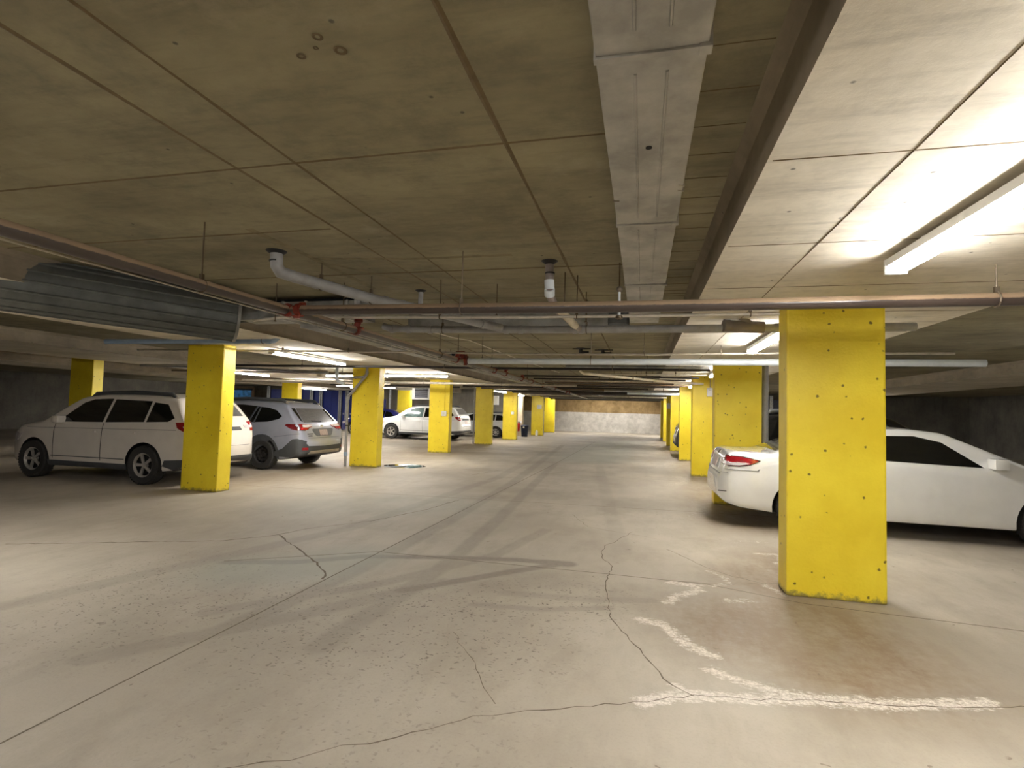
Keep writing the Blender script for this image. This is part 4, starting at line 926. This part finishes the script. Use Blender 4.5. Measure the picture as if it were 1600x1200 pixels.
                for k in range(ns):
                    a = 2*PI*k/ns; u = Vector((math.cos(a), 0, math.sin(a))); tt = Vector((-math.sin(a), 0, math.cos(a)))
                    q = [u*.04+tt*.022, u*.04-tt*.022, u*(rim-.01)-tt*.03, u*(rim-.01)+tt*.03]
                    vv_ = [p_+Vector((0, o1*y_, 0)) for p_ in q for y_ in (.045, .072)]
                    mr.add(vv_, [(1, 3, 5, 7), (0, 6, 4, 2), (0, 1, 7, 6), (2, 4, 5, 3), (0, 2, 3, 1), (4, 6, 7, 5)])
                mr.build('rim', rmat, tw, smooth=35)
                MB().lathe([(0, o1*-.01), (rim-.02, o1*-.01), (rim-.01, o1*.05)], 30, axis='y').build('brake_disc', dark_m, tw)
    # door mirrors
    mx, mz = S['mirror']; wy = float(np.interp(mx, X1, WP))
    for sy in (1, -1):
        MB().box(mx-.06, mx+.10, sy*(wy+.02)-.09, sy*(wy+.02)+.09, mz, mz+.14, .03).build('door_mirror', S.get('mirmat', S['paint']), root, smooth=40)
    if S.get('rails'):
        x0, x1, yr, zr = S['rails']
        for sy in (1, -1):
            MB().tube([(x0-.12, sy*yr, zr-.07), (x0, sy*yr, zr), ((x0+x1)/2, sy*(yr-.01), zr+.025), (x1, sy*yr, zr-.02), (x1+.15, sy*yr, zr-.10)], [.02, .042, .045, .042, .02], 10).build('roof_rail', S.get('railmat', trim_m), root, smooth=40)
            MB().tube([(x0-.16, sy*yr, zr-.085), (x0+.05, sy*(yr+.01), zr+.012)], .022, 8).build('rail_foot', silver_m, root, smooth=40)
    return root, bvh, patch

def suv_patches(sw, tail, glass=glass_m, rear=glassrear_m, rear_poly=None):
    L = []
    for pts in sw: L.append(('each', 'side_window', 'side', pts, glass))
    L.append(('one', 'rear_window', 'rear', rear_poly, rear))
    return L
# --- silver wagon (rear toward the lane, left side toward the viewer)
arch = lambda cx, r0, r1, z, a0=-10, a1=190, n=18, clipz=.25: [(cx+r1*math.cos(math.radians(a0+(a1-a0)*k/n)), max(clipz, z+r1*math.sin(math.radians(a0+(a1-a0)*k/n)))) for k in range(n+1)] + [(cx+r0*math.cos(math.radians(a1-(a1-a0)*k/n)), max(clipz, z+r0*math.sin(math.radians(a1-(a1-a0)*k/n)))) for k in range(n+1)]
WX = (1.08, 3.82); WR = .355
wag = dict(ymax=.865, L=4.86, loc=(-7.62, 11.84, 0), rz=PI-.035, label='silver blue estate wagon with charcoal cladding and black steel wheels, tail to the lane',
    top=[(0, .70), (.03, .76), (.06, .86), (.10, 1.03), (.16, 1.10), (.56, 1.50), (.60, 1.57), (.9, 1.61), (1.6, 1.65), (2.4, 1.63), (3.0, 1.54), (3.8, 1.10), (4.1, 1.04), (4.6, .92), (4.80, .78), (4.86, .62)],
    bot=[(0, .44), (.06, .36), (.25, .30), (.6, .24), (4.2, .24), (4.7, .28), (4.86, .38)],
    plan=[(0, .66), (.04, .80), (.12, .875), (.35, .915), (1, .93), (3.8, .93), (4.35, .88), (4.7, .76), (4.86, .52)],
    belt=(1.04, .98), tumble=.42, wheels=WX, wr=WR, track=.86, paint=silverblue_m, rim=.205, rimstyle='steel', rimmat=steelwheel_m, mirror=(3.35, 1.02), rails=(.80, 2.75, .60, 1.65), rc=.12,
    patches=[('each', 'side_window', 'side', [(.66, 1.27), (.72, 1.20), (1.0, 1.13), (1.50, 1.10), (1.52, 1.10), (1.42, 1.48), (1.1, 1.46), (.85, 1.40)], glass_m),
             ('each', 'side_window', 'side', [(1.58, 1.09), (2.48, 1.06), (2.44, 1.52), (1.9, 1.52), (1.46, 1.49)], glass_m),
             ('each', 'side_window', 'side', [(2.56, 1.06), (3.45, 1.03), (3.05, 1.40), (2.85, 1.47), (2.52, 1.51)], glass_m),
             ('each', 'window_bar', 'side', [(1.53, 1.09), (1.57, 1.09), (1.46, 1.49), (1.43, 1.49)], trim_m, .012),
             ('each', 'window_bar', 'side', [(1.36, 1.10), (1.40, 1.10), (1.36, 1.46), (1.32, 1.46)], trim_m, .010),
             ('one', 'windscreen', 'front', [(-.66, 1.12), (.66, 1.12), (.52, 1.50), (-.52, 1.50)], glass_m),
             ('one', 'rear_window', 'rear', [(-.60, 1.13), (.60, 1.13), (.50, 1.46), (-.50, 1.46)], glassrear_m),
             ('each', 'quarter_garnish', 'rear', [(.62, 1.14), (.66, 1.16), (.64, 1.46), (.53, 1.46)], glass_m),
             ('pair', 'tail_light', [('side', [(.50, 1.06), (.46, 1.09), (.10, 1.09), (.06, .98), (.12, .94), (.30, .97)]), ('rear', [(.90, .95), (.90, 1.08), (.66, 1.09), (.62, 1.0), (.66, .94)])], plain('dark_red_lamp', (96, 16, 22), .12, 0, coat=1)),
             ('each', 'lamp_lens', 'rear', [(.80, .96), (.80, 1.09), (.36, 1.08), (.42, 1.02), (.54, 1.0), (.58, .955)], red_lamp_m, .012),
             ('each', 'lamp_clear', 'rear', [(.74, 1.02), (.72, 1.07), (.36, 1.075), (.42, 1.035), (.56, 1.015)], clear_lamp_m, .017),
             ('pair', 'bumper_cladding', [('side', [(0.0, .38), (.02, .70), (.14, .76), (.26, .74), (.50, .52), (.72, .44), (.74, .33), (.3, .32)]), ('rear', [(.95, .34), (.95, .74), (.80, .74), (.64, .58), (0, .56), (0, .38), (.6, .36)])], trim_m, .012),
             ('one', 'bumper_strip', 'rear', [(-.62, .40), (.62, .40), (.58, .46), (-.58, .46)], silver_m, .022),
             ('each', 'bumper_reflector', 'rear', [(.80, .49), (.80, .55), (.66, .55), (.66, .49)], red_lamp_m, .02),
             ('one', 'plate_recess', 'rear', [(-.34, .84), (-.42, .96), (-.36, .98), (.36, .98), (.42, .96), (.34, .84), (.28, .80), (-.28, .80)], plain('shadow_grey', (110, 112, 118), .4, .3), .006),
             ('one', 'licence_plate', 'rear', [(-.155, .815), (.155, .815), (.155, .955), (-.155, .955)], pink_plate_m, .014),
             ('one', 'badge', 'rear', [(-.07, 1.03), (0, 1.01), (.07, 1.03), (.07, 1.05), (0, 1.07), (-.07, 1.05)], chrome_m, .012),
             ('one', 'wiper', 'rear', [(-.05, 1.13), (.30, 1.15), (.30, 1.165), (-.05, 1.155)], dark_m, .02),
             ('one', 'hatch_seam', 'rear', [(-.62, .76), (.62, .76), (.62, .765), (-.62, .765)], dark_m, .004),
             ('one', 'nameplate', 'rear', [(.42, .85), (.62, .85), (.62, .87), (.42, .87)], trim_m, .008),
             ('one', 'nameplate', 'rear', [(.46, .80), (.60, .80), (.60, .825), (.46, .825)], trim_m, .008),
             ('each', 'arch_cladding', 'side', arch(WX[0], WR+.063, WR+.125, WR), trim_m, .014), ('each', 'arch_cladding', 'side', arch(WX[1], WR+.063, WR+.125, WR), trim_m, .014),
             ('each', 'sill_cladding', 'side', [(1.5, .27), (3.4, .27), (3.4, .40), (1.5, .40)], trim_m, .014),
             ('each', 'door_seam', 'side', [(2.50, .42), (2.508, .42), (2.508, 1.04), (2.50, 1.04)], dark_m, .006), ('each', 'door_seam', 'side', [(1.50, .78), (1.508, .78), (1.508, 1.09), (1.50, 1.09)], dark_m, .006),
             ('each', 'door_seam', 'side', [(3.40, .42), (3.408, .42), (3.408, 1.02), (3.40, 1.02)], dark_m, .006), ('each', 'bumper_seam', 'side', [(.10, .87), (.75, .78), (.75, .785), (.10, .875)], dark_m, .006),
             ('each', 'door_handle', 'side', [(1.62, .93), (1.82, .93), (1.82, .965), (1.62, .965)], silverblue_m, .03), ('each', 'door_handle', 'side', [(2.62, .91), (2.82, .91), (2.82, .945), (2.62, .945)], silverblue_m, .03),
             ('pair', 'headlight', [('side', [(4.35, .80), (4.75, .74), (4.70, .66), (4.40, .70)]), ('front', [(.86, .68), (.86, .80), (.50, .78), (.50, .70)])], clear_lamp_m), ('one', 'grille', 'front', [(-.45, .58), (.45, .58), (.40, .78), (-.40, .78)], dark_m)])
make_car('parked_wagon', wag)
# mud flap and spoiler lip
# --- white sedan on the right
WX2 = (1.06, 3.86); WR2 = .33
sed_top = [(0, .66), (.03, .74), (.06, .86), (.10, .99), (.14, 1.05), (.22, 1.065), (.60, 1.06), (.72, 1.06), (1.45, 1.37), (1.8, 1.43), (2.4, 1.45), (2.8, 1.41), (3.65, 1.02), (4.2, .90), (4.6, .74), (4.72, .62), (4.76, .5)]
sed = dict(ymax=.80, L=4.76, loc=(1.08, 8.93, 0), rz=0.0, label='white four door sedan parked behind the nearest yellow column on the right',
    top=sed_top, bot=[(0, .40), (.06, .33), (.25, .27), (.6, .24), (.75, .22), (4.1, .2), (4.6, .22), (4.76, .3)],
    plan=[(0, .60), (.05, .74), (.14, .83), (.4, .895), (1, .92), (3.8, .92), (4.3, .86), (4.6, .74), (4.76, .5)], sig=.03,
    belt=(1.00, .92), tumble=.5, wheels=WX2, wr=WR2, track=.83, paint=white_car_m, rim=.215, rimstyle='alloy', rimmat=alloy_m, spokes=10, mirror=(3.25, .97), rc=.09, crown=.02,
    patches=[('each', 'side_window', 'side', [(1.35, 1.04), (1.95, 1.02), (1.93, 1.33), (1.65, 1.28)], glass_m), ('each', 'side_window', 'side', [(2.0, 1.02), (3.15, .98), (2.75, 1.28), (2.45, 1.35), (1.98, 1.34)], glass_m),
             ('one', 'rear_window', 'top', [(.76, -.62), (.80, -.66), (1.42, -.52), (1.46, -.45), (1.46, .45), (1.42, .52), (.80, .66), (.76, .62)], plain('reflecting_rear_glass', (60, 62, 52), .08, 0, coat=.8)), ('one', 'windscreen', 'top', [(2.85, -.5), (3.55, -.66), (3.55, .66), (2.85, .5)], glass_m),
             ('pair', 'tail_light', [('side', [(.09, .86), (.13, .99), (.30, .985), (.50, .945), (.49, .93), (.38, .885), (.26, .862)]), ('rear', [(.90, .87), (.90, .99), (.62, .995), (.55, .88)])], red_lamp_m, .008),
             ('pair', 'lamp_clear', [('side', [(.09, .865), (.11, .91), (.34, .905), (.37, .893), (.26, .868)]), ('rear', [(.90, .875), (.90, .915), (.60, .92), (.57, .885)])], clear_lamp_m, .014),
             ('pair', 'lamp_bezel', [('side', [(.07, .85), (.12, 1.0), (.31, .995), (.53, .946), (.50, .925), (.39, .875), (.26, .852)]), ('rear', [(.90, .86), (.90, 1.0), (.61, 1.005), (.535, .87)])], dark_m, .004),
             ('one', 'plate_recess', 'rear', [(-.40, .78), (.40, .78), (.36, .94), (-.36, .94)], plain('recess_grey', (170, 170, 170), .5)), ('one', 'licence_plate', 'rear', [(-.155, .79), (.155, .79), (.155, .92), (-.155, .92)], pink_plate_m, .014), ('one', 'badge', 'rear', [(-.06, .98), (.06, .98), (.05, 1.03), (-.05, 1.03)], chrome_m, .012),
             ('pair', 'bumper_seam', [('side', [(.08, .80), (.50, .80), (.52, .83), (.50, .83), (.485, .808), (.08, .808)]), ('rear', [(.88, .755), (.88, .762), (.4, .745), (.4, .738)])], plain('seam_grey', (150, 150, 150), .6), .006),
             ('one', 'bumper_ledge', 'rear', [(-.62, .72), (.62, .72), (.62, .735), (-.62, .735)], plain('ledge_shadow', (130, 130, 130), .6), .007), ('each', 'bumper_reflector', 'rear', [(.62, .47), (.78, .49), (.78, .50), (.62, .485)], dark_m, .006),
             ('each', 'door_seam', 'side', [(2.0, .3), (2.008, .3), (2.008, 1.0), (2.0, 1.0)], dark_m, .006), ('each', 'door_handle', 'side', [(1.4, .85), (1.6, .85), (1.6, .88), (1.4, .88)], white_car_m, .03),
             ('pair', 'headlight', [('side', [(4.2, .74), (4.6, .66), (4.55, .58), (4.3, .62)]), ('front', [(.8, .58), (.8, .70), (.5, .66), (.5, .58)])], clear_lamp_m), ('one', 'grille', 'front', [(-.4, .42), (.4, .42), (.35, .6), (-.35, .6)], dark_m)])
make_car('parked_sedan', sed)
# --- cream SUV far left
suv_top = [(0, .72), (.03, .80), (.07, .95), (.12, 1.16), (.20, 1.28), (.42, 1.56), (.5, 1.62), (1.0, 1.68), (2.2, 1.69), (2.8, 1.60), (3.5, 1.14), (4.2, 1.02), (4.48, .86), (4.58, .62)]
suv_bot = [(0, .46), (.06, .36), (.3, .28), (.6, .24), (4.0, .24), (4.4, .28), (4.58, .4)]
suv_plan = [(0, .66), (.04, .80), (.12, .88), (.35, .92), (1, .925), (3.6, .925), (4.1, .87), (4.4, .76), (4.58, .52)]
def suv(name, loc, rz, pnt, label, rimmat=alloy_m, L=4.58, glass=glass_m, clear=False, wr=.36, spokes=5, front_glass=None):
    fg = front_glass or glass
    return make_car(name, dict(ymax=.87, L=4.58, loc=loc, rz=rz, label=label, top=suv_top, bot=suv_bot, plan=suv_plan, belt=(1.10, 1.02), tumble=.36, wheels=(.98, 3.66), wr=wr, track=.85, paint=pnt, rim=.225, rimstyle='alloy', rimmat=rimmat, spokes=spokes,
        mirror=(3.0, 1.08), rails=(.7, 2.5, .62, 1.68), rc=.12, railmat=trim_m, mirmat=pnt,
        patches=[('each', 'side_window', 'side', [(.40, 1.24), (.52, 1.17), (1.0, 1.15), (.98, 1.52), (.66, 1.49)], glass), ('each', 'side_window', 'side', [(1.06, 1.15), (1.95, 1.12), (1.93, 1.56), (1.05, 1.54)], glass), ('each', 'side_window', 'side', [(2.02, 1.12), (3.12, 1.10), (2.66, 1.48), (2.45, 1.55), (2.0, 1.57)], fg),
                 ('one', 'windscreen', 'front', [(-.68, 1.17), (.68, 1.17), (.55, 1.54), (-.55, 1.54)], glass), ('one', 'rear_window', 'rear', [(-.66, 1.28), (.66, 1.28), (.56, 1.56), (-.56, 1.56)], glassrear_m),
                 ('pair', 'tail_light', [('side', [(.07, .98), (.10, 1.17), (.34, 1.16), (.28, 1.06), (.12, .98)]), ('rear', [(.92, .98), (.90, 1.18), (.68, 1.17), (.74, 1.08), (.74, .98)])], red_lamp_m, .01), ('each', 'lamp_clear', 'rear', [(.86, 1.04), (.86, 1.09), (.56, 1.10), (.60, 1.05)], clear_lamp_m, .016),
                 ('one', 'rear_trim', 'rear', [(-.50, 1.0), (.50, 1.0), (.46, 1.07), (-.46, 1.07)], trim_m, .012), ('one', 'licence_plate', 'rear', [(-.155, .84), (.155, .84), (.155, .97), (-.155, .97)], pink_plate_m, .012),
                 ('pair', 'bumper_cladding', [('side', [(0, .36), (.02, .50), (.5, .47), (.55, .36), (.3, .30)]), ('rear', [(.9, .36), (.9, .50), (0, .50), (0, .42), (.5, .38)])], trim_m, .01), ('one', 'hatch_seam', 'rear', [(-.66, .70), (.66, .70), (.66, .706), (-.66, .706)], dark_m, .003),
                 ('each', 'sill_cladding', 'side', [(1.38, .26), (3.28, .26), (3.28, .36), (1.38, .36)], trim_m, .01), ('each', 'side_moulding', 'side', [(1.42, .44), (3.2, .44), (3.2, .455), (1.42, .455)], trim_m, .006),
                 ('each', 'door_seam', 'side', [(1.98, .4), (1.988, .4), (1.988, 1.1), (1.98, 1.1)], dark_m, .006), ('each', 'door_seam', 'side', [(3.15, .4), (3.158, .4), (3.158, 1.06), (3.15, 1.06)], dark_m, .006), ('each', 'shoulder_line', 'side', [(.3, 1.02), (3.9, .97), (3.9, .975), (.3, 1.027)], trim_m, .005),
                 ('each', 'door_handle', 'side', [(1.2, .93), (1.42, .93), (1.42, .965), (1.2, .965)], pnt, .03), ('each', 'door_handle', 'side', [(2.12, .92), (2.34, .92), (2.34, .955), (2.12, .955)], pnt, .03),
                 ('pair', 'headlight', [('side', [(4.0, .86), (4.42, .80), (4.40, .70), (4.1, .74)]), ('front', [(.84, .70), (.84, .86), (.48, .84), (.48, .72)])], clear_lamp_m), ('one', 'grille', 'front', [(-.38, .62), (.38, .62), (.34, .84), (-.34, .84)], dark_m)]))
suv('parked_suv', (-7.95, 8.95, 0), PI, cream_m, 'cream hatch tailed SUV half hidden behind the nearest left yellow column')
suv('parked_suv', (-8.45, 25.4, 0), PI, white_car_m, 'white SUV seen side on between two left yellow columns', front_glass=glassteal_m, wr=.37)  # front windows: teal reflection painted in as glass colour
suv('parked_suv', (1.85, 12.35, 0), 0, black_car_m, 'black SUV behind the wide right column, only its roof and window showing', front_glass=glassteal_m)
suv('parked_suv', (1.22, 21.6, 0), 0, taupe_car_m, 'dark grey SUV tail poking out past the fourth right column')
def sedan(loc, rz, pnt, label):
    S = dict(sed); S.update(loc=loc, rz=rz, paint=pnt, label=label, spokes=6)
    S['patches'] = [q if not (q[0] == 'each' and q[1] == 'door_handle') else ('each', 'door_handle', 'side', q[3], pnt, .03) for q in sed['patches']]
    make_car('parked_sedan', S)
hb = suv('parked_hatchback', (-7.05, 29.9, 0), PI, grey_car_m, 'silver hatchback behind the shaded left column, tail hidden by the next column', wr=.36, spokes=7)[0]
hb.scale = (.95, .95, .84)
sedan((-11.9, 28.0, 0), PI, navy_car_m, 'navy blue car behind the hood of the white SUV')
